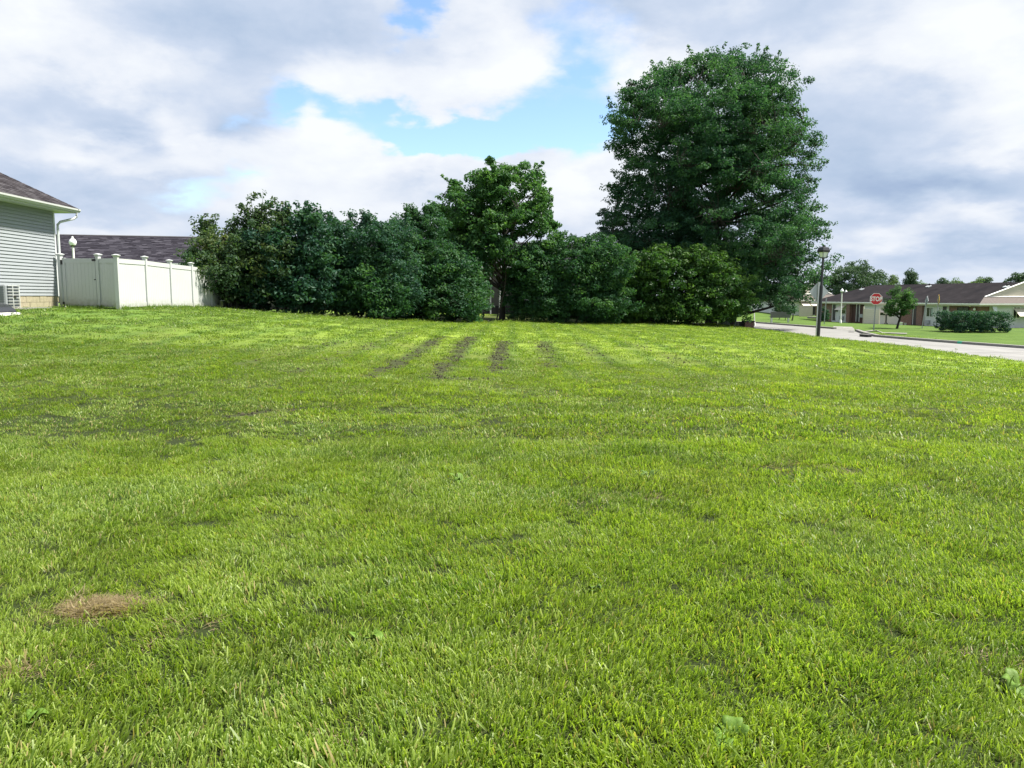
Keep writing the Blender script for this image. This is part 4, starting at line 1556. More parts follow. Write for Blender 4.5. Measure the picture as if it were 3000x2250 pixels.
# ------------------------------------------------------------------ grey house at the left
def build_left_house():
    cx, cy = -15.92, 27.75
    z0 = gz(cx + .3, cy) - .02
    t = thing('grey_house', 'grey clapboard house with a dark hipped roof at the left edge', 'house', (cx, cy, z0), R(2.5))
    Lw = 14.0
    FND, COURSE, NC = .43, .1075, 27
    top = FND + COURSE * NC
    B().box(-10, -.03, -Lw, -.03, -.3, top - .01).build('wall', SIDING, t)
    prof = [(0, .0), (.036, 0), (.034, .012), (.006, COURSE + .012), (0, COURSE + .012)]
    pm = B().prism(prof, 'y', -Lw, -.06).mesh('siding_plank')
    pm.materials.append(SIDING)
    for i in range(NC):
        o = link('siding_plank', pm, None, t, (-.03, 0, FND + i * COURSE))
    B().box(-.06, .012, -.06, .03, FND - .02, top).build('corner_trim', SOFFIT, t)
    # foundation of concrete blocks
    bw, bh = .40, .20
    for r_ in range(3):
        for k in range(10):
            y1 = -.02 - k * bw - (0 if r_ % 2 else .2) + (.0 if r_ % 2 else .2)
            off = .2 if r_ % 2 else 0
            ya = -k * bw - off
            dz = FND - .02 - (r_ + 1) * bh
            jx = random.uniform(-.006, .004)
            B().box(-.20, -.012 + jx, ya - bw + .012, ya, dz + .010, dz + bh).build('foundation_block', BLOCK, t)
    B().box(-.2, -.026, -Lw, -.01, -.3, FND - .03).build('mortar_backing', CONCRETE, t)
    # eaves: soffit, fascia, gutter, hipped roof
    ox, oy = .48, .58
    B().box(-11, ox - .02, -Lw, oy - .02, top, top + .03).build('soffit', SOFFIT, t)
    f = B().box(ox - .02, ox, -Lw, oy, top - .005, top + .16)
    f.box(-11, ox - .02, oy - .02, oy, top - .005, top + .16)
    f.build('fascia', SOFFIT, t)
    gp = [(0, 0), (.07, -.005), (.085, .03), (.115, .06), (.12, .115), (.105, .115), (.10, .068), (.07, .04), (.062, .012), (.006, .012), (.006, .12), (0, .12)]
    gu = B().prism([(ox + .002 + a, top + .03 + c) for a, c in gp], 'y', -Lw, oy + .12)
    gu.prism([(oy + .002 + a, top + .03 + c) for a, c in gp], 'x', -11, ox - .0)
    gu.build('gutter', WHITE_VINYL, t)
    slope = .60
    ez = top + .165
    ex, ey = ox + .05, oy + .05
    W2 = 6.0
    # roof solid: front (+X) plane, back (+Y) hip plane
    A = (ex, ey, ez)
    ridge0 = (ex - W2, ey - W2, ez + W2 * slope)
    ridge1 = (ex - W2, -Lw - .5, ez + W2 * slope)
    C = (ex, -Lw - .5, ez)
    D = (ex - 2 * W2, ey, ez)
    E = (ex - 2 * W2, -Lw - .5, ez)
    rf = B()
    rf.slab([C, A, ridge0, ridge1], .05)
    rf.slab([A, D, ridge0], .05)
    rf.slab([D, E, ridge1, ridge0], .05)
    roof = rf.build('roof', ROOF_TAR, t)
    sl = math.hypot(1, slope)
    shingle_part(roof, (ex + .03, 0, ez - .014), (0, 1, 0), (-1 / sl, 0, slope / sl), (slope / sl, 0, 1 / sl),
                 dict(u=(-9, ey), v=(0, W2 * sl), lo=lambda v: np.full(v.shape, -9.0), hi=lambda v: ey + .03 - v / sl), .142, .30, SHINGLE_B, 3)
    # ridge caps up the hip
    hv = Vector((-1, -1, slope))
    for i in range(24):
        p = Vector(A) + hv * (.25 * i) + Vector((0, 0, .012))
        q = p + hv * .27 + Vector((0, 0, -.01))
        s_ = Vector((.10, -.10, 0)) * 1.0
        dz = Vector((0, 0, -.055))
        B().add([p + s_ + dz + Vector((0, 0, .0)), p, p - s_ + dz, q + s_ + dz, q, q - s_ + dz], [(0, 1, 4, 3), (1, 2, 5, 4)]).build('hip_cap', ROOF_TAR, roof)
    # downspout: outlet under the gutter at the far end, elbow back to the wall, then down
    gx = ox + .055
    yw = .08
    ds = B()
    ds.tube([(gx - .02, oy - .02, top + .03), (gx - .03, oy - .03, top - .12), (gx - .10, oy - .10, top - .20), (.14, yw + .06, top - .34), (.075, yw, top - .44), (.07, yw, top - .56), (.07, yw, .10)], .044, 10)
    ds.build('downspout', SOFFIT, t)
    # condensing unit on a pad, standing by the wall
    zac = gz(-15.2, 23.9)
    ac = thing('air_conditioner', 'grey air conditioner with a white wire guard beside the grey house', 'air conditioner', (-15.5, 23.95, zac + .02), R(2.5))
    B().box(-.48, .50, -.55, 1.9, -.10, .03).build('pad', CONCRETE, ac)
    hx, hy, hh = .37, .33, .74
    B().box(-hx, hx - .03, -hy, hy, .03, hh).build('cabinet', AC_GREY, ac, bevel=.05)
    B().box(hx - .035, hx - .012, -hy + .10, hy - .035, .07, hh - .05).build('coil', COIL, ac)
    gd = B()
    for k in range(8):
        z_ = .06 + k * (hh - .1) / 7
        gd.box(hx - .012, hx + .006, -hy + .07, hy, z_ - .010, z_ + .010)
    gd.box(hx - .01, hx + .012, hy - .03, hy + .003, .03, hh)
    gd.box(hx - .01, hx + .012, -hy + .30, -hy + .33, .03, hh)
    gd.build('wire_guard', WHITE_VINYL, ac)
    B().box(hx + .0, hx + .016, -.02, .14, .34, .40).build('name_plate', DARK_HARD, ac)
    lv = B()
    for k in range(9):
        z_ = .10 + k * .07
        lv.box(-hx + .05, hx - .08, -hy - .012, -hy + .004, z_, z_ + .03)
    lv.build('louvre_panel', AC_GREY, ac)
    # dark domed cover at the picture's edge
    d_ = 22.0
    p = P(8, 905, d_)
    dm = thing('domed_cover', 'black glossy domed cover with a pale rim on a white base by the grey house', 'cover', (p.x - .30, d_, gz(p.x, d_)), R(-8))
    prof = [(-.75, .06), (-.74, .18), (-.6, .30), (-.3, .345), (-.05, .34), (.15, .29), (.30, .21), (.40, .12), (.44, .06)]
    B().prism(prof, 'y', -.42, .42).build('dome', BLACK_PLASTIC, dm, bevel=.03)
    rim = B()
    for ys in (-.435,):
        rim.tube([(a, ys, c + .01) for a, c in prof[2:]], .022, 7)
    rim.build('rim', PALE_PLASTIC, dm)
    B().box(-.8, .50, -.48, .48, -.08, .06).build('base', WHITE_PAINT, dm, bevel=.02)


build_left_house()


# ------------------------------------------------------------------ white vinyl fence with gate
def build_fence():
    pos = {'P0': (-15.72, 27.62), 'P1': (-14.12, 27.08), 'P2': (-13.22, 26.52)}
    side = [(-13.22 - .012 * i, 26.52 + 2.08 * i) for i in range(1, 6)]
    pts = [pos['P0'], pos['P1'], pos['P2']] + side
    t = thing('vinyl_fence', 'white vinyl privacy fence with capped posts running from the grey house to the shrubs', 'fence', (pts[2][0], pts[2][1], gz(*pts[2])))
    O = Vector(t.location)
    H = 1.76
    zg = [gz(*p) for p in pts]
    # the rails run straight, stepping gently with the lawn
    cap = B()
    cap.frustum(.135, .14, H - .002, H + .02)
    cap.frustum(.14, .185, H + .02, H + .062)
    cap.frustum(.205, .205, H + .062, H + .082)
    cap.frustum(.205, .03, H + .082, H + .115)
    capm = cap.mesh('cap')
    capm.materials.append(WHITE_VINYL)
    pom = B().box(-.063, .063, -.063, .063, -.25, H).mesh('post')
    pom.materials.append(WHITE_VINYL)
    for i, p in enumerate(pts):
        ang = R(-31) if i < 2 else 0
        po = link('post', pom, None, t, (p[0] - O.x, p[1] - O.y, zg[i] - O.z + (0 if i != 2 else -.03)), (0, 0, ang * .6))
        link('cap', capm, None, po)
    bdm = {}

    def panel(a, c, za, zc, parent, gate=False, inset=.065):
        a, c = Vector(a), Vector(c)
        dv = (c - a)
        L_ = dv.length
        dirv = dv / L_
        ang = math.atan2(dirv.y, dirv.x)
        loc = Vector((a.x, a.y, za)) - O
        sl = (zc - za) / L_
        root = link('gate' if gate else 'panel', None, None, t, loc, (0, 0, ang))
        s0, s1 = inset, L_ - inset
        if gate:
            s0, s1 = inset + .05, L_ - inset - .05

        def bar(name, x0, x1, h0, h1, th):
            b = B()
            vs = []
            for x_ in (x0, x1):
                for y_ in (-th, th):
                    for h_ in (h0, h1):
                        vs.append((x_, y_, h_ + sl * x_))
            b.add(vs, [(0, 1, 3, 2), (4, 6, 7, 5), (0, 4, 5, 1), (2, 3, 7, 6), (1, 5, 7, 3), (0, 2, 6, 4)])
            return b.build(name, WHITE_VINYL, root)
        lo, hi = .07, 1.70
        bar('rail', s0, s1, hi - .155, hi, .03)
        bar('rail', s0, s1, lo, lo + .145, .03)
        if gate:
            bar('stile', s0 - .001, s0 + .115, lo - .012, hi + .012, .034)
            bar('stile', s1 - .075, s1 + .001, lo - .012, hi + .012, .034)
        x_ = s0 + .0
        n = max(1, round((s1 - s0) / .155))
        w = (s1 - s0) / n
        for k in range(n):
            xa = s0 + k * w
            hh0, hh1 = lo + .13, hi - .14
            b = B()
            vs = []
            for (xx, yy) in ((xa + .001, -.008), (xa + .006, -.012), (xa + w - .006, -.012), (xa + w - .001, -.008), (xa + w - .001, .012), (xa + .001, .012)):
                vs.append((xx, yy))
            vv = [(x2, y2, hh0 + sl * x2) for x2, y2 in vs] + [(x2, y2, hh1 + sl * x2) for x2, y2 in vs]
            b.add(vv, [(5, 4, 3, 2, 1, 0), (6, 7, 8, 9, 10, 11)] + [(i, (i + 1) % 6, 6 + (i + 1) % 6, 6 + i) for i in range(6)])
            b.build('board', WHITE_VINYL, root)
        if gate:
            B().box(s1 - .09, s1 + .07, -.075, -.030, hi - .09 + sl * s1, hi - .02 + sl * s1).build('latch', DARK_HARD, root)
            for z_ in (hi - .22, lo - .04):
                B().box(s0 - .05, s0 + .012, -.06, -.025, z_, z_ + .16).build('hinge', DARK_HARD, root)
            B().tube([(s1 + .0, -.05, .95), (s1 + .0, -.09, .95)], .018, 8).build('gate_handle', DARK_HARD, root)
        return root

    for i in range(len(pts) - 1):
        panel(pts[i], pts[i + 1], zg[i], zg[i + 1], t, gate=(i == 0))
    # far run, turning right into the shade of the shrubs
    e = pts[-1]
    q = (e[0] + 1.0, e[1] + .45)
    panel(e, q, zg[-1], gz(*q), t)
    po = link('post', pom, None, t, (q[0] - O.x, q[1] - O.y, gz(*q) - O.z))
    link('cap', capm, None, po)


build_fence()


def hydrant_stub():
    p = P(657, 897, 35.6)
    t = thing('marker_post', 'short yellow-green utility marker post at the end of the white fence', 'marker post', (p.x, 35.3, gz(p.x, 35.3)))
    B().box(-.05, .05, -.05, .05, -.05, .34).build('post', M('marker_paint', (.22, .25, .10), .6, .15, 8), t, bevel=.01)
    B().box(-.055, .13, -.055, .055, .34, .37).build('lid', PALE_PLASTIC, t)


hydrant_stub()


# ------------------------------------------------------------------ long low building behind the shrubs
def build_rear():
    a = Vector((-40, 54.0))
    dirv = Vector((.97, .243)).normalized()
    L_ = 52.0
    ang = math.atan2(dirv.y, dirv.x)
    z0 = .35
    # local x along the front wall, y into the building
    n = Vector((-dirv.y, dirv.x))
    run, rz_, ez_ = 6.0, 5.82, 3.66
    org = a - n * (run - .5)
    t = thing('long_house', 'long low house with a dark grey shingle roof behind the fence and shrubs', 'house', (org.x, org.y, z0), ang)
    wh = ez_ - z0
    B().box(.4, L_ - .4, .5, 2 * run - .5, -1.0, wh - .05).build('wall', TAUPE, t)
    B().box(.38, L_ - .38, .47, .53, -1.0, .45).build('skirting', M('dark_skirting', (.03, .028, .03), .8, .2, 4), t)
    sl = (rz_ - ez_) / run
    r_ = B()
    r_.slab([(0, 0, wh), (L_, 0, wh), (L_, run, wh + run * sl), (0, run, wh + run * sl)], .06)
    r_.slab([(L_, 2 * run, wh), (0, 2 * run, wh), (0, run, wh + run * sl), (L_, run, wh + run * sl)], .06)
    r_.prism([(0.5, wh - .08), (2 * run - .5, wh - .08), (run, wh + run * sl - .1)], 'x', .4, L_ - .4)
    roof = r_.build('roof', M('roof_deck_grey', (.04, .037, .045), .9, .2, 3), t)
    k = math.hypot(1, sl)
    shingle_part(roof, (0, 0, wh), (1, 0, 0), (0, 1 / k, sl / k), (0, -sl / k, 1 / k), dict(u=(0, L_), v=(-.02, run * k), lo=lambda v: np.full(v.shape, 0.), hi=lambda v: np.full(v.shape, L_)), .145, .42, SHINGLE, 8)
    B().prism([(run - .16, wh + run * sl - .02), (run, wh + run * sl + .05), (run + .16, wh + run * sl - .02)], 'x', 0, L_).build('ridge_cap', M('ridge_dark', (.05, .048, .055), .9, .2, 3), roof)
    B().box(0, L_, -.03, 0, wh - .16, wh + .0).build('fascia', WHITE_PAINT, t)
    B().box(-.02, L_ + .02, -.14, -.032, wh - .10, wh + .01).build('gutter', SOFFIT, t)

    def at(px):
        # local x where the photograph's column px meets the front wall
        tt = (px - 1500) / F / 1.0
        o_ = org + n * .5
        return (tt * o_.y - o_.x) / (dirv.x - tt * dirv.y)
    for px in (1437, 1180):
        x_ = at(px)
        B().box(x_ - .045, x_ + .045, .40, .47, -.4, wh - .1).build('downspout', WHITE_PAINT, t)
    for px, w_ in ((700, 1.4), (960, 1.4), (1390, 1.2), (1530, 1.4)):
        x_ = at(px)
        f = B()
        for bx in ((x_ - w_ / 2, x_ - w_ / 2 + .07, .9, 2.2), (x_ + w_ / 2 - .07, x_ + w_ / 2, .9, 2.2), (x_ - w_ / 2, x_ + w_ / 2, .83, .9), (x_ - w_ / 2, x_ + w_ / 2, 2.2, 2.27), (x_ - .03, x_ + .03, .9, 2.2)):
            f.box(bx[0], bx[1], .43, .50, bx[2], bx[3])
        w = f.build('window', WHITE_PAINT, t)
        B().box(x_ - w_ / 2 + .07, x_ + w_ / 2 - .07, .47, .495, .9, 2.2).build('pane', GLASS_DARK, w)
    x_ = at(1462)
    p = B()
    p.box(x_ - .16, x_ + .16, -.5, -.2, -.6, 1.95)
    p.build('porch_post', WHITE_PAINT, t)


build_rear()


# ------------------------------------------------------------------ lamps and signs
def globe_lamp(px, py, d, label, dia, group='white globe lamps', lean=0, foot=.12):
    p = P(px, py, d)
    zb = gz(p.x, d)
    h = p.z - zb
    t = thing('globe_lamp', label, 'street lamp', (p.x, d, zb), 0, group)
    t.rotation_euler = (0, lean, 0)
    r_ = dia / 2
    B().lathe([(r_ * .42, h - r_ * 1.0), (r_ * .75, h - r_ * .85), (r_ * .98, h - r_ * .3), (r_, h), (r_ * .88, h + r_ * .45), (r_ * .6, h + r_ * .78), (r_ * .32, h + r_ * .98),
               (r_ * .22, h + r_ * 1.1), (r_ * .30, h + r_ * 1.3), (r_ * .22, h + r_ * 1.5), (.01, h + r_ * 1.58)], 18).build('globe', GLOBE, t)
    B().lathe([(r_ * .5, h - r_ * 1.3), (r_ * .62, h - r_ * 1.15), (r_ * .5, h - r_ * .98)], 14).build('collar', DARK_HARD, t)
    B().lathe([(foot, -.1), (foot, .25), (foot * .63, .32), (foot * .5, .5), (foot * .46, h - r_ * 1.3)], 12).build('pole', WHITE_PAINT, t)
    return t


globe_lamp(213, 709, 45, 'white globe lamp on a white pole sticking up behind the vinyl fence gate', .40)
globe_lamp(2467, 852, 88, 'white globe lamp in front of the roof edge of the brick house', .36)
globe_lamp(2478.5, 855, 120, 'globe of a farther lamp just right of the other globe above the roof', .38)
globe_lamp(2215, 838, 62, 'slim white globe lamp half hidden by oak leaves at the end of the brick wall', .22, lean=R(-4), foot=.08)


def black_lamp():
    p = P(2397, 987, 40.4)
    zb = gz(p.x, 40.4)
    top = P(2408, 722, 40.4).z - zb
    t = thing('lamp_post', 'tall black lantern street lamp at the edge of the lawn by the road', 'street lamp', (p.x, 40.4, zb))
    t.rotation_euler = (0, R(1.4), R(20))
    H = top
    B().lathe([(.085, -.3), (.085, 2.55), (.078, 2.62), (.062, 2.68), (.055, H - .62), (.075, H - .6), (.075, H - .57)], 14).build('pole', BLACK_METAL, t)
    B().frustum(.20, .34, H - .56, H - .29).build('glass', LANTERN, t)
    f = B()
    for sx in (-1, 1):
        for sy in (-1, 1):
            f.tube([(sx * .10, sy * .10, H - .57), (sx * .172, sy * .172, H - .28)], .014, 6)
    f.frustum(.24, .24, H - .59, H - .555)
    f.build('lantern_frame', BLACK_METAL, t)
    c = B().frustum(.42, .44, H - .29, H - .20)
    c.frustum(.44, .36, H - .20, H - .06)
    c.frustum(.36, .12, H - .06, H - .01)
    c.frustum(.09, .11, H - .01, H + .06)
    c.build('lantern_cap', BLACK_METAL, t)


black_lamp()


def octagon(r_):
    return [(r_ * math.cos(R(22.5 + 45 * k)), r_ * math.sin(R(22.5 + 45 * k))) for k in range(8)]


def stop_sign():
    d = 52
    p = P(2559, 974, d)
    c = P(2566.6, 875.8, d)
    zb = gz(p.x, d)
    h = c.z - zb
    t = thing('stop_sign', 'red octagonal stop sign on a steel post at the street corner', 'stop sign', (p.x, d, zb))
    t.rotation_euler = (0, math.atan2(c.x - p.x, h), R(-16))
    pp = [(-.035, .02), (-.035, -.02), (-.02, -.02), (-.012, .012), (.012, .012), (.02, -.02), (.035, -.02), (.035, .02)]
    B().prism([(a, b_ + .045) for a, b_ in pp][::-1], 'z', -.3, h + .36).build('post', GREY_METAL, t)
    r_ = .405
    B().prism([(a, b_ + h) for a, b_ in octagon(r_)], 'y', -.006, .004).build('border', SIGN_WHITE, t)
    B().prism([(a, b_ + h) for a, b_ in octagon(r_ * .925)], 'y', -.012, -.0062).build('face', RED, t)
    cu = bpy.data.curves.new('lettering', 'FONT')
    cu.body = 'STOP'
    cu.size = .36
    cu.align_x, cu.align_y = 'CENTER', 'CENTER'
    cu.offset = .012
    cu.extrude = .002
    cu.space_character = 1.02
    tmp = bpy.data.objects.new('tmp_lettering', cu)
    COL.objects.link(tmp)
    dg = bpy.context.evaluated_depsgraph_get()
    me = bpy.data.meshes.new_from_object(tmp.evaluated_get(dg))
    bpy.data.objects.remove(tmp)
    o = link('lettering', me, SIGN_WHITE, t, (0, -.0145, h - .01), (R(90), 0, 0))
    o.scale = (.80, 1.12, 1)


stop_sign()


def signs():
    # diamond sign seen from behind, on its post beside the black lamp
    d = 41.3
    c = P(2399, 855, d)
    zb = gz(c.x, d)
    h = c.z - zb
    t = thing('road_sign', 'grey back of a diamond road sign right behind the black lamp post', 'road sign', (c.x, d, zb), R(8))
    r_ = .54
    B().prism([(r_ * 1.0, h), (.06, h + r_ * .94), (-.06, h + r_ * .94), (-r_, h), (-.06, h - r_ * .94), (.06, h - r_ * .94)], 'y', 0, .008).build('panel', ALU, t)
    B().box(-.085, -.025, -.05, -.003, -.3, h + .5).build('post', GREY_METAL, t)
    # yellow diamond seen nearly edge-on, and a plain one left of it
    for (px, py, pyb, d, rz, mat, lab, rr, ln) in ((2750, 879, 962, 57, R(72), YELLOW, 'yellow diamond road sign turned almost edge-on left of the clipped hedge', .40, .0),
                                                   (2715, 881, 964, 58.5, R(80), ALU, 'grey road sign turned edge-on on a leaning post by the young street tree', .38, .10)):
        c = P(px, py, d)
        zb = gz(c.x, d)
        h = c.z - zb
        t = thing('road_sign', lab, 'road sign', (c.x - ln * h, d, zb), 0)
        t.rotation_euler = (0, math.atan(ln), rz)
        if ln:
            t.rotation_euler = (0, 0, 0)
            t.rotation_euler = Matrix.Rotation(math.atan(ln), 4, 'Y').to_3x3().to_4x4().to_euler()
            q = Matrix.Rotation(math.atan(ln), 3, 'Y') @ Matrix.Rotation(rz, 3, 'Z')
            t.rotation_euler = q.to_euler()
        B().prism([(rr, h), (0, h + rr), (-rr, h), (0, h - rr)], 'y', -.006, .004).build('panel', mat, t)
        B().box(-.03, .03, .006, .05, -.3, h + rr * .8).build('post', GREY_METAL, t)
    # thin bare post left of the driveway
    d = 64
    a, b_ = P(2414, 957, d), P(2421, 873, d)
    zb = gz(a.x, d)
    t = thing('marker_pole', 'thin grey leaning pole on the verge between the bench and the driveway', 'pole', (a.x, d, zb))
    t.rotation_euler = (0, math.atan2(b_.x - a.x, b_.z - zb), 0)
    B().box(-.03, .03, -.02, .02, -.2, b_.z - zb).build('pole', GREY_METAL, t)
    B().box(-.05, .05, -.026, -.021, b_.z - zb - .35, b_.z - zb).build('plate', ALU, t)


signs()


# ------------------------------------------------------------------ street furniture
def furniture():
    d = 66
    p = P(2284, 944, d)
    t = thing('bench', 'weathered grey bench on white legs on the verge across the road', 'bench', (p.x, d, gz(p.x, d)), R(-6))
    for k, (z_, y_, tl) in enumerate(((.46, -.16, 0), (.46, 0, 0), (.46, .16, 0))):
        B().box(-.82, .82, y_ - .07, y_ + .07, z_ - .03, z_ + .02).build('seat_plank', WOOD_GREY, t)
    for z_ in (.46, .63, .79):
        B().box(-.82, .82, -.27, -.22, z_ - .09, z_ + .075).build('back_plank', WOOD_GREY, t)
    for x_ in (-.68, .68):
        B().box(x_ - .04, x_ + .04, -.26, -.19, -.1, .43).build('leg', WHITE_PAINT, t)
        B().box(x_ - .04, x_ + .04, .10, .17, -.1, .43).build('leg', WHITE_PAINT, t)
        B().box(x_ - .03, x_ + .03, -.215, -.16, .43, .80).build('back_support', WHITE_PAINT, t)
    # low brick wall at the corner, ending in a brick pier
    d = 54.5
    a, c = P(2158, 950, d), P(2205, 958, d - 1.0)
    zb = gz(c.x - .3, c.y)
    w = thing('brick_wall', 'low dark brick wall with a pier at its end beside the road corner', 'wall', (c.x, c.y, zb - .05))
    hw = .72
    B().box(-.62, -.0, -.30, .30, -.3, hw - .06).build('pier', BRICK, w)
    B().box(-.66, .04, -.34, .34, hw - .06, hw + .02).build('coping', M('dark_coping', (.045, .045, .047), .8, .2, 5), w)
    B().box(-1.75, -.62, .02, .28, -.3, hw - .05).build('wall', M('dark_timber', (.028, .03, .034), .8, .3, 6), w)
    for x_ in (-1.30, -1.0):
        B().box(x_ - .05, x_ + .05, -.06, .02, -.25, hw - .1).build('batten', WOOD_GREY, w)
    # utility box
    p = P(2133, 948, 53)
    u = thing('utility_box', 'dark green utility box half buried in the right end of the shrub row', 'utility box', (p.x, 53.2, gz(p.x, 53.2)), R(4))
    B().box(-.5, .5, -.4, .4, .12, .95).build('cabinet', GREEN_BOX, u, bevel=.03)
    B().prism([(-.44, .95), (.44, .95), (.47, 1.02), (-.47, 1.0)], 'x', -.53, .53).build('lid', GREEN_BOX, u)
    B().box(-.6, .6, -.5, .5, -.2, .12).build('plinth', CONCRETE, u)
    # storm drain inlet and paint mark on the kerb
    x_, y_ = on_plane(2540, 981.5, ZR + .1)
    g_ = thing('storm_drain', 'storm drain inlet with dark opening in the kerb below the stop sign', 'drain', (x_, y_, ZR), R(100))
    B().box(-.4, .4, -.03, .25, .122, .15).build('hood', CONCRETE, g_)
    B().box(-.40, .40, -.02, .2, .0, .12).build('opening', DARK_HARD, g_)
    k0, k1 = Vector(FAR_KERB[1]), Vector(FAR_KERB[2])
    dr = (k1 - k0).normalized()
    k0, k1 = Vector(FAR_KERB[2]), Vector(FAR_KERB[3])
    m_ = thing('paint_mark', 'turquoise paint mark on the kerb below the clipped hedge', 'marking', (k0.x, k0.y, ZR), math.atan2(dr.y, dr.x))
    B().box(-.15, .12, -.10, .006, .0, .123).build('mark', MARK_GREEN, m_)


furniture()


# ------------------------------------------------------------------ brick house at the right
def window(parent, place, w, h, frame=WHITE_PAINT, pane=GLASS_DARK, mull=True):
    """place(x, y, z) maps wall coordinates: x along, y out of the wall, z up (centre given by origin)"""
    f = B()
    t_ = .06

    def bx(b, x0, x1, y0, y1, z0, z1):
        vs = [place(x_, y_, z_) for z_ in (z0, z1) for x_, y_ in ((x0, y0), (x1, y0), (x1, y1), (x0, y1))]
        b.add(vs, [(3, 2, 1, 0), (4, 5, 6, 7), (0, 1, 5, 4), (1, 2, 6, 5), (2, 3, 7, 6), (3, 0, 4, 7)])
    bx(f, -w / 2, -w / 2 + t_, -.01, .05, -h / 2, h / 2)
    bx(f, w / 2 - t_, w / 2, -.01, .05, -h / 2, h / 2)
    bx(f, -w / 2 + t_, w / 2 - t_, -.01, .05, -h / 2, -h / 2 + t_)
    bx(f, -w / 2 + t_, w / 2 - t_, -.01, .05, h / 2 - t_, h / 2)
    if mull:
        bx(f, -.025, .025, -.01, .04, -h / 2 + t_, h / 2 - t_)
    win = f.build('window', frame, parent)
    p = B()
    bx(p, -w / 2 + t_, w / 2 - t_, .003, .015, -h / 2 + t_, h / 2 - t_)
    p.build('pane', pane, win)
    return win


def awning(parent, place, w, drop_, out, mat=CREAM):
    b = B()

    def pt(x_, y_, z_):
        return place(x_, y_, z_)
    th = .03
    vs = [pt(-w / 2, .02, 0), pt(w / 2, .02, 0), pt(w / 2, out, -drop_), pt(-w / 2, out, -drop_), pt(-w / 2, .02, -th), pt(w / 2, .02, -th), pt(w / 2, out, -drop_ - th), pt(-w / 2, out, -drop_ - th)]
    b.add(vs, [(0, 1, 2, 3), (7, 6, 5, 4), (0, 4, 5, 1), (1, 5, 6, 2), (2, 6, 7, 3), (3, 7, 4, 0)])
    return b.build('awning', mat, parent)


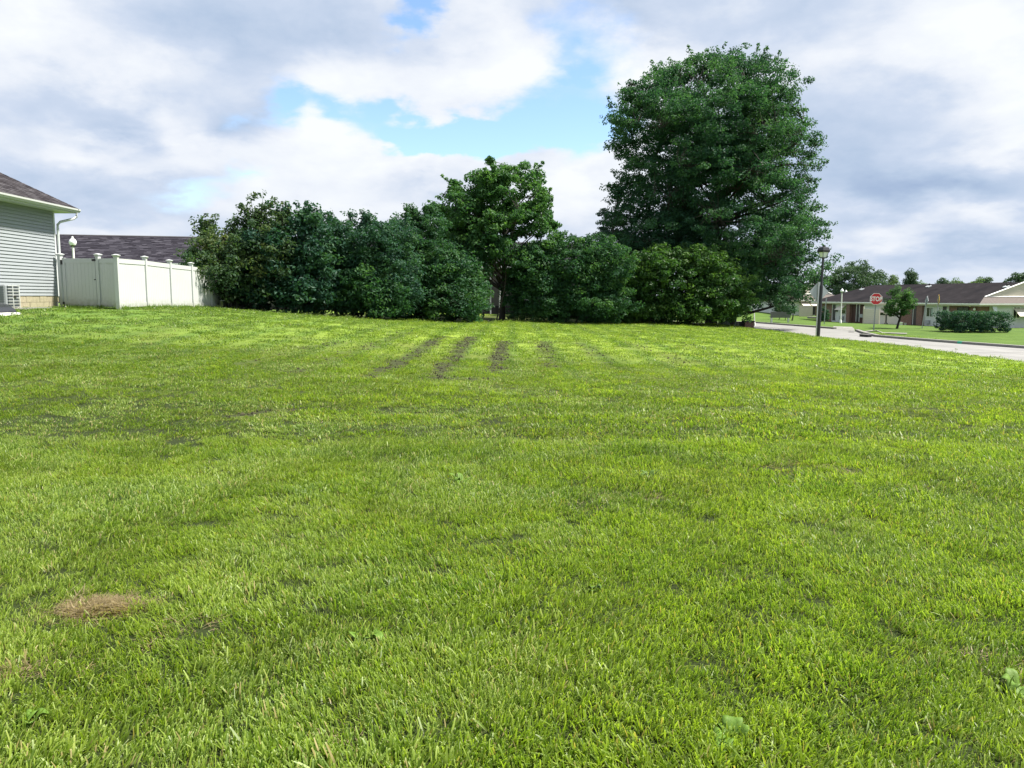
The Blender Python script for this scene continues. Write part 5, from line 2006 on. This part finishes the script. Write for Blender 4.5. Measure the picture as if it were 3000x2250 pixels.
def dutch_house(name, label, corner, dirv, length, depth, z0, eave, gab, ridge, skirt_run, walls, roofm=ROOF_TAR, hip_far=True):
    """long wall on local x (0 at the near corner), building on local +y side... roof ridge along x, dutch gable at x = 0"""
    ang = math.atan2(dirv.y, dirv.x)
    t = thing(name, label, 'house', (corner[0], corner[1], z0), ang)
    ov = .5
    half = depth / 2
    k = (ridge - eave) / (half + ov)
    gy = (gab - eave) / k - ov         # where the skirt meets the gable tip, measured from the wall
    s = walls['side']                  # +1 if the building lies at +y of its long wall, -1 if at -y

    def Q(x_, y_, z_):
        return (x_, s * y_, z_)
    body = B()
    x0, x1, y0, y1 = 0, length, 0, depth
    vs = [Q(x_, y_, z_) for z_ in (-.6, eave - .02) for x_, y_ in ((x0, y0), (x1, y0), (x1, y1), (x0, y1))]
    body.add(vs, [(3, 2, 1, 0), (4, 5, 6, 7), (0, 1, 5, 4), (1, 2, 6, 5), (2, 3, 7, 6), (3, 0, 4, 7)])
    body.build('wall', walls['mat'], t)
    hipx = half + ov if hip_far else 0
    r_ = B()
    ye = -ov
    A, Bp = (-ov, ye, eave), (length + ov, ye, eave)
    Rg0, Rg1 = (skirt_run, half, ridge), (length + ov - hipx * .55, half, ridge)
    tipf = (skirt_run, gy, gab)
    tipb = (skirt_run, depth - gy, gab)
    Cp, Dp = (length + ov, depth + ov, eave), (-ov, depth + ov, eave)

    def sl(pts, th=.08):
        pts = [Vector(Q(*p)) for p in pts]
        nrm = (pts[1] - pts[0]).cross(pts[2] - pts[0])
        if nrm.z < 0:
            pts = pts[::-1]
        r_.slab(pts, th)
    sl([A, Bp, Rg1, Rg0, tipf])
    sl([Dp, tipb, Rg0, Rg1, Cp])
    if hip_far:
        sl([Bp, Cp, Rg1])
    roof = r_.build('roof', roofm, t)
    # lower skirt under the gable
    r_ = B()
    sl([A, tipf, tipb, Dp])
    r_.build('roof_skirt', ROOF_SKIRT, roof)
    g = B()
    vs = [Q(skirt_run - .02, gy, gab), Q(skirt_run - .02, depth - gy, gab), Q(skirt_run - .02, half, ridge - .02), Q(skirt_run + .1, gy, gab), Q(skirt_run + .1, depth - gy, gab), Q(skirt_run + .1, half, ridge - .02)]
    g.add(vs, [(0, 1, 2), (5, 4, 3), (0, 3, 4, 1), (1, 4, 5, 2), (2, 5, 3, 0)])
    g.build('gable', CREAM, t)
    tr = B()
    for (ya, za, yb, zb) in ((gy, gab, half, ridge), (depth - gy, gab, half, ridge)):
        p0, p1 = Vector(Q(skirt_run - .08, ya, za)), Vector(Q(skirt_run - .08, yb, zb))
        tr.tube([p0, p1], .07, 4)
    tr.tube([Q(skirt_run - .06, gy, gab + .03), Q(skirt_run - .06, depth - gy, gab + .03)], .05, 4)
    tr.build('gable_trim', WHITE_PAINT, t)
    # fascia and gutter along the two visible eaves
    f = B()
    for (xa, xb, ya, yb) in ((-ov, length + ov, -ov - .03, -ov), (-ov - .03, -ov, -ov, depth + ov)):
        vs = [Q(x_, y_, z_) for z_ in (eave - .26, eave - .03) for x_, y_ in ((xa, ya), (xb, ya), (xb, yb), (xa, yb))]
        f.add(vs, [(3, 2, 1, 0), (4, 5, 6, 7), (0, 1, 5, 4), (1, 2, 6, 5), (2, 3, 7, 6), (3, 0, 4, 7)])
    f.build('fascia', CREAM, t)
    f = B()
    for (xa, xb, ya, yb) in ((-ov - .14, length + ov, -ov - .14, -ov - .034), (-ov - .14, -ov - .034, -ov - .034, depth + ov)):
        vs = [Q(x_, y_, z_) for z_ in (eave - .14, eave - .02) for x_, y_ in ((xa, ya), (xb, ya), (xb, yb), (xa, yb))]
        f.add(vs, [(3, 2, 1, 0), (4, 5, 6, 7), (0, 1, 5, 4), (1, 2, 6, 5), (2, 3, 7, 6), (3, 0, 4, 7)])
    f.build('gutter', WHITE_PAINT, t)
    f = B()
    for (xa, xb, ya, yb) in ((-ov, length + ov, -ov, 0.0), (-ov, 0, 0, depth)):
        vs = [Q(x_, y_, z_) for z_ in (eave - .28, eave - .262) for x_, y_ in ((xa, ya), (xb, ya), (xb, yb), (xa, yb))]
        f.add(vs, [(3, 2, 1, 0), (4, 5, 6, 7), (0, 1, 5, 4), (1, 2, 6, 5), (2, 3, 7, 6), (3, 0, 4, 7)])
    f.build('soffit', SOFFIT, t)
    return t, Q, roof


def build_right_house():
    c0 = P(2868, 960, 76)
    cx, cy = c0.x, 76.0
    far = P(2392, 938, 104)
    dirv = (Vector((far.x, 104.0)) - Vector((cx, cy)))
    L_ = dirv.length
    dirv = dirv / L_
    z0 = gz(cx, cy) - .02
    ez = P(2868, 888.5, 76).z - z0
    rz_ = P(3000, 827, 80).z - z0
    gb = P(2889, 870, 76.5).z - z0
    t, Q, roof = dutch_house('brick_house', 'low brick and white house with a long streaked dark roof across the street', (cx, cy), dirv, L_, 11.4, z0, ez, gb, rz_, 1.1, dict(side=-1, mat=BRICK))

    def U(px):
        tt = (px - 1500) / F / 1.0035
        return (cx - tt * cy) / (tt * dirv.y - dirv.x)

    def zz(px, py):
        u = U(px)
        d = cy + dirv.y * u
        return P(px, py, d).z - z0

    def box(name, pxa, pxb, za, zb, out0, out1, mat, parent=t):
        ua, ub = sorted((U(pxa), U(pxb)))
        b = B()
        vs = [Q(x_, y_, z_) for z_ in (za, zb) for x_, y_ in ((ua, -out1), (ub, -out1), (ub, -out0), (ua, -out0))]
        b.add(vs, [(3, 2, 1, 0), (4, 5, 6, 7), (0, 1, 5, 4), (1, 2, 6, 5), (2, 3, 7, 6), (3, 0, 4, 7)])
        return b.build(name, mat, parent)

    def place(px, zc):
        u = U(px)

        def f(x_, y_, z_):
            return Q(u - x_, -y_ - .06, zc + z_)
        return f
    top = ez - .28
    # white infill panels
    for a, c in ((2780, 2709), (2638, 2532), (2486, 2438)):
        box('white_panel', a, c, -.3, top, .0, .06, WHITE_WALL)
    # porches: flat panels with the shade of a recess put into their colour
    for a, c in ((2693, 2672), (2530, 2496)):
        box('porch_shade_panel', a, c, -.1, top - .02, .0, .03, DOOR_DARK if a > 2600 else M('shaded_brick', (.075, .04, .034), .9, .2, 8))
    # doors
    for a, c in ((2690, 2678), (2450, 2440.5), (2776, 2763), (2519, 2511)):
        u = box('door', a, c, .02, 2.02, .062, .09, DOOR_DARK)
        box('door_frame', a + .9, a, .02, 2.1, .062, .12, WHITE_PAINT)
        box('door_frame', c, c - .9, .02, 2.1, .062, .12, WHITE_PAINT)
    # windows
    for px, py, wpx, hpx, m_ in ((2726, 914.5, 22, 29, True), (2822, 910, 33, 20, True), (2597, 919, 37, 13, True), (2473, 914, 14, 13, False), (2382, 906, 7, 24, False)):
        if px < 2392:
            continue
        a, c = U(px + wpx / 2), U(px - wpx / 2)
        w_ = abs(c - a)
        h_ = abs(zz(px, py - hpx / 2) - zz(px, py + hpx / 2))
        window(t, place(px, zz(px, py)), w_, h_, mull=m_, frame=DARK_HARD if px > 2800 else WHITE_PAINT)
    box('curtain', 2736, 2729, zz(2732, 926), zz(2732, 903), .076, .08, M('pale_curtain', (.35, .42, .40), .8, .1, 10))
    # awnings
    for px, py, wpx, dr, out in ((2596, 900, 26, .55, .8), (2471, 893, 18, .6, .8)):
        w_ = abs(U(px + wpx / 2) - U(px - wpx / 2))
        awning(t, place(px, zz(px, py)), w_, dr, out, CREAM)
    # wall-mounted units, lamps, downspouts
    for px, py in ((2723, 943), (2469, 931), (2527, 925)):
        box('wall_unit', px + 5, px - 5, zz(px, py + 5), zz(px, py - 5), .06, .26, GREY_METAL)
    for px, py in ((2858, 906), (2752, 906), (2844, 895)):
        u = U(px)
        B().lathe([(.02, -.14), (.09, -.10), (.12, 0), (.09, .10), (.03, .14)], 10).build('wall_lamp', GLOBE, t, Q(u, -.16, zz(px, py)))
    for px in (2700, 2486.5):
        box('downspout', px + 1.5, px - 1.5, 0, top, .05, .14, WHITE_PAINT)
    box('mail_box', 2455, 2450, 1.15, 1.4, .061, .2, DARK_HARD)
    box('brick_column', 2709, 2693, -.1, top, .0, .35, BRICK)
    box('brick_column', 2496, 2486, -.1, top, .0, .35, BRICK)
    # roof vents
    for px, py in ((2718, 840), (2946, 841), (2524, 848)):
        # on the slope: find local u and slope position by height
        d_ = 80 if px > 2900 else (92 if px > 2650 else 103)
        p = P(px, py, d_)
        k = (rz_ - ez) / (5.7 + .5)
        zl = p.z - z0
        y_ = (zl - ez) / k - .5
        # column px at that depth
        for u_ in np.linspace(0, L_, 400):
            w = Vector((cx, cy)) + dirv * u_ + Vector((dirv.y, -dirv.x)) * y_
            if 1500 + F * w.x / w.y * 1.0035 < px:
                break
        B().lathe([(.09, -.25), (.09, .28), (.07, .30)], 10).build('vent_pipe', DARK_HARD, roof, Q(u_, y_, zl + .05))
        B().box(-.25, .25, -.22, .22, -.05, .05).build('vent_flashing', PALE_PLASTIC, roof, Q(u_, y_ - .1, zl + .02), (R(-18), 0, 0))
    # end wall facing the camera: white boards, window with awning, dish
    def E(y_, x_, z_):
        return Q(x_, y_, z_)
    b = B()
    y0_ = 1.0
    nb = 11
    hgt = (top) / nb
    for i in range(nb):
        b = B()
        z_ = i * hgt
        vs = [Q(-.045, y0_, z_), Q(-.045, 11.3, z_), Q(-.02, 11.3, z_ + hgt), Q(-.02, y0_, z_ + hgt), Q(.0, y0_, z_), Q(.0, 11.3, z_), Q(0, 11.3, z_ + hgt), Q(0, y0_, z_ + hgt)]
        b.add(vs, [(0, 1, 2, 3), (7, 6, 5, 4), (0, 4, 5, 1), (1, 5, 6, 2), (2, 6, 7, 3), (3, 7, 4, 0)])
        b.build('end_board', WHITE_WALL, t)

    def YE(px):
        nrm = Vector((dirv.y, -dirv.x))
        tt = (px - 1500) / F / 1.0035
        return (tt * cy - cx) / (nrm.x - tt * nrm.y)

    def ZE(px, py):
        y_ = YE(px)
        d = cy + (-dirv.x) * y_
        return P(px, py, d).z - z0
    ya, yb = YE(2965), YE(2986)
    yc, zc = (ya + yb) / 2, ZE(2975, 916)
    window(t, lambda x_, y_, z_: Q(-.05 - y_, yc + x_, zc + z_), yb - ya, ZE(2975, 902) - ZE(2975, 936), frame=WHITE_PAINT)
    ya2 = YE(2966)
    awning(t, lambda x_, y_, z_: Q(-.05 - y_, ya2 + 1.1 + x_, ZE(2975, 903) + z_), 2.2, .75, .9, CREAM)
    B().lathe([(.02, -.02), (.2, .0), (.33, .06), (.37, .12), (.36, .125), (.3, .07), (.05, .01)], 16).build('satellite_dish', PALE_PLASTIC, t, Q(-.35, YE(2902), ZE(2902, 902)), (R(75), 0, R(-70)))
    B().box(-.02, .02, -.02, .02, -.3, .0).build('dish_arm', GREY_METAL, t, Q(-.2, YE(2902), ZE(2902, 904)))
    # cream privacy screen set at an angle in front of the porch
    d = 90.0
    a, c = P(2529, 948, d), P(2574, 948, d - 2.5)
    zb = gz(a.x, d)
    v = Vector((c.x - a.x, c.y - a.y, 0))
    s_ = thing('privacy_screen', 'cream board privacy screen with one taller post left of the stop sign', 'screen', (a.x, a.y, zb), math.atan2(v.y, v.x))
    l_ = v.length
    n = 7
    for i in range(n):
        hl, hr = 1.72, 1.62
        z_ = .05 + i * (hl - .05) / n
        B().add([(0.06, -.02, z_), (l_, -.02, z_ * hr / hl), (l_, .0, (z_ + (hl - .05) / n - .015) * hr / hl), (.06, .0, z_ + (hl - .05) / n - .015), (0.06, .03, z_), (l_, .03, z_ * hr / hl), (l_, .03, (z_ + (hl - .05) / n - .015) * hr / hl), (.06, .03, z_ + (hl - .05) / n - .015)],
                [(0, 1, 2, 3), (7, 6, 5, 4), (0, 4, 5, 1), (1, 5, 6, 2), (2, 6, 7, 3), (3, 7, 4, 0)]).build('board', CREAM, s_)
    B().box(-.06, .06, -.05, .05, -.2, 1.95).build('post', CREAM, s_)
    B().box(l_, l_ + .1, -.05, .05, -.2, 1.62).build('post', CREAM, s_)
    # pedestal in the little front garden
    d = 88.0
    a = P(2595, 949, d)
    o = thing('bird_bath', 'grey pedestal with a pale bowl against the white wall by the stop sign', 'bird bath', (a.x, a.y, gz(a.x, d)))
    B().lathe([(.22, -.05), (.20, .10), (.10, .2), (.09, 1.0), (.14, 1.12)], 12).build('pedestal', WOOD_GREY, o)
    B().lathe([(.10, 1.12), (.26, 1.2), (.30, 1.28), (.27, 1.28), (.05, 1.18)], 14).build('bowl', PALE_PLASTIC, o)
    # flower pots by the wall
    for px, lab in ((2640, 'larger white flower pot by the brick wall behind the young street tree'), (2652, 'smaller white flower pot beside the larger one by the brick wall')):
        d = 84.0
        a = P(px, 950, d)
        r_ = .2 if px < 2645 else .15
        o = thing('flower_pot', lab, 'flower pot', (a.x, a.y, gz(a.x, d)), 0, 'white flower pots')
        B().lathe([(r_ * .7, -.02), (r_, r_ * 1.5), (r_ * 1.06, r_ * 1.55), (r_ * .9, r_ * 1.5), (.03, r_ * 1.3)], 12).build('pot', SIGN_WHITE, o)
        B().lathe([(r_ * .9, r_ * 1.3), (.02, r_ * 1.48)], 10).build('earth', DIRT, o)


build_right_house()


def build_second_house():
    # its dutch gable faces the camera behind the diamond sign, its long side runs off to the left under the oak
    d0 = 112.0
    gp = P(2462, 930, d0)
    z0 = gz(gp.x, d0) - .02
    lft = P(2215, 910, 132)
    c = Vector((P(2470, 925, d0).x, d0))
    # near corner at the right; long axis points away from the camera to the left
    dirv = Vector((-.30, .95)).normalized()
    ez = P(2450, 878, d0).z - z0
    rz_ = P(2400, 832, d0 + 2).z - z0
    gb = P(2470, 862, d0).z - z0
    nrm = Vector((-dirv.y, dirv.x))
    t, Q, roof = dutch_house('white_house', 'far white house whose cream gable shows behind the diamond sign', (c.x, c.y), dirv, 16, 9.6, z0, ez, gb, rz_, 1.0, dict(side=1, mat=WHITE_WALL), hip_far=True)
    top = ez - .28

    def YE(px):
        tt = (px - 1500) / F / 1.0035
        return (tt * c.y - c.x) / (nrm.x - tt * nrm.y)

    def ZE(px, py):
        y_ = YE(px)
        return P(px, py, c.y + nrm.y * y_).z - z0

    def wallbox(name, pxa, pxb, pya, pyb, o0, o1, mat):
        ya, yb = sorted((YE(pxa), YE(pxb)))
        za, zb = sorted((ZE(pxa, pya), ZE(pxa, pyb)))
        b = B()
        vs = [Q(x_, y_, z_) for z_ in (za, zb) for x_, y_ in ((-o1, ya), (-o0, ya), (-o0, yb), (-o1, yb))]
        b.add(vs, [(3, 2, 1, 0), (4, 5, 6, 7), (0, 1, 5, 4), (1, 2, 6, 5), (2, 3, 7, 6), (3, 0, 4, 7)])
        return b.build(name, mat, t)
    wallbox('door', 2387, 2378, 896, 922, .0, .04, DOOR_DARK)
    wallbox('brick_panel', 2440, 2388, 882, 930, .0, .03, BRICK)
    yc = YE(2356)
    window(t, lambda x_, y_, z_: Q(-.01 - y_, yc + x_, ZE(2356, 897) + z_), 1.2, .9)
    for px in (2352, 2378):
        awning(t, (lambda yy, zz_: (lambda x_, y_, z_: Q(-.01 - y_, yy + x_, zz_ + z_)))(YE(px), ZE(px, 884)), 1.3, .55, .9)
    # cream screen and step in front
    a = P(2342, 928, 108)
    s_ = thing('privacy_screen', 'cream privacy screen in front of the far white house right of the bushes', 'screen', (a.x, a.y, gz(a.x, 108)), R(-8))
    for i in range(6):
        B().box(0, 1.65, -.02, .02, .02 + i * .25, .255 + i * .25).build('board', CREAM, s_)
    for x_ in (-.06, 1.65):
        B().box(x_, x_ + .06, -.03, .03, -.2, 1.56).build('post', CREAM, s_)
    a = P(2372, 927, 106)
    st = thing('door_step', 'pale concrete step below the door of the far white house', 'step', (a.x, a.y, gz(a.x, 106)))
    B().box(-.1, 1.15, -.3, .6, -.1, .22).build('step', CONCRETE, st, bevel=.02)
    # third house, glimpsed beneath the oak
    d = 122.0
    a = P(2165, 911, d)
    z1 = gz(a.x, d)
    e = P(2335, 916, d - 4)
    v = Vector((e.x - a.x, e.y - a.y))
    h = thing('low_house', 'low house of white panels and dark brick glimpsed beneath the oak', 'house', (a.x, a.y, z1), math.atan2(v.y, v.x))
    l_ = v.length
    B().box(0, l_, 0, 6, -.4, 2.4).build('wall', BRICK, h)

    def xx(px):
        return l_ * (px - 2165) / 170
    for pa, pb in ((2176, 2186), (2219, 2239)):
        B().box(xx(pa), xx(pb), -.05, 0, -.2, 2.3).build('white_panel', WHITE_WALL, h)
    for pa, pb, za, zb in ((2220, 2229, .9, 2.0), (2188, 2196, .0, 2.0)):
        f = B().box(xx(pa), xx(pb), -.09, -.051, za, zb).build('window' if za else 'door', GLASS_DARK, h)
    B().box(xx(2232), xx(2236), -.2, -.051, 1.0, 1.25).build('mail_box', DARK_HARD, h)
    r_ = B()
    r_.slab([(-.5, -.6, 2.35), (l_ + .5, -.6, 2.35), (l_ + .5, 3, 3.9), (-.5, 3, 3.9)], .1)
    r_.slab([(l_ + .5, 6.6, 2.35), (-.5, 6.6, 2.35), (-.5, 3, 3.9), (l_ + .5, 3, 3.9)], .1)
    r_.build('roof', ROOF_TAR, h)
    a = P(2244, 917, 117)
    s_ = thing('privacy_screen', 'cream board screen under the oak left of the olive bush', 'screen', (a.x, a.y, gz(a.x, 117)), R(-6))
    for i in range(9):
        B().box(.15 * i, .15 * i + .145, -.02, .02, 0, 1.5).build('board', CREAM, s_)


build_second_house()


# ------------------------------------------------------------------ broad-leaved weeds in the near lawn
def weed(label, px, py, n, leaf_l, leaf_w, seed, col, rise=.5):
    x_, y_ = drop(px, py)
    g = np.random.default_rng(seed)
    t = thing('broadleaf_weed', label, 'weed', (x_, y_, gz(x_, y_) - .004), g.random() * 6, 'broad-leaved weeds in the lawn')
    for i in range(n):
        a = 2 * math.pi * i / n + g.normal(0, .25)
        L_, W_ = leaf_l * (.75 + .5 * g.random()), leaf_w * (.8 + .4 * g.random())
        vs, fs = [], []
        ns = 7
        r0 = rise * (.7 + .6 * g.random())
        for k in range(ns + 1):
            s_ = k / ns
            w = W_ * (.06 if s_ < .18 else math.sin(math.pi * min(1, (s_ - .14) / .87)) ** .75) * .5 + .002
            rr = L_ * s_
            z_ = L_ * (r0 * s_ * 1.3 - .75 * r0 * s_ * s_) + .02 * math.sin(s_ * 4 + i)
            for u in (-1, -.5, 0, .5, 1):
                vs.append((rr, u * w, z_ + abs(u) * w * .28 + .003 * math.sin(9 * s_ + u * 4)))
        for k in range(ns):
            for u in range(4):
                j = k * 5 + u
                fs.append((j, j + 5, j + 6, j + 1))
        b = B()
        b.add(vs, fs, True)
        o = link('leaf', b.mesh('leaf'), col, t, None, (0, 0, a))
        m = o.modifiers.new('thick', 'SOLIDIFY')
        m.thickness = .0008


WEED = M('weed_leaf', (.090, .165, .022), .55, .25, 25, spec=.2, bump=.25)
WEED2 = M('weed_leaf_dark', (.07, .125, .02), .55, .25, 25, spec=.2, bump=.25)
weed('broad plantain rosette with large wavy leaves at the bottom edge right of the middle', 2140, 2175, 7, .082, .055, 1, WEED, .8)
weed('small rosette of rounded pale leaves in the lower left, below the dead patch', 75, 2105, 6, .06, .045, 2, WEED, .6)
weed('low dark clover-like rosette near the middle of the foreground', 1735, 1735, 6, .055, .04, 3, WEED2, .8)
weed('flat pale leaf cluster in the foreground, left of the middle', 1085, 1865, 5, .075, .045, 4, WEED, .5)
weed('upright leafy dandelion in the right foreground', 1350, 1415, 7, .09, .03, 5, WEED, 1.2)
weed('pale leaf rosette cut off by the right edge of the foreground', 2985, 2010, 6, .075, .045, 6, WEED, .8)
weed('narrow-leaved weed in the right middle distance of the lawn', 1900, 1400, 7, .09, .03, 7, WEED2, 1.3)

print('objects', len(bpy.data.objects))
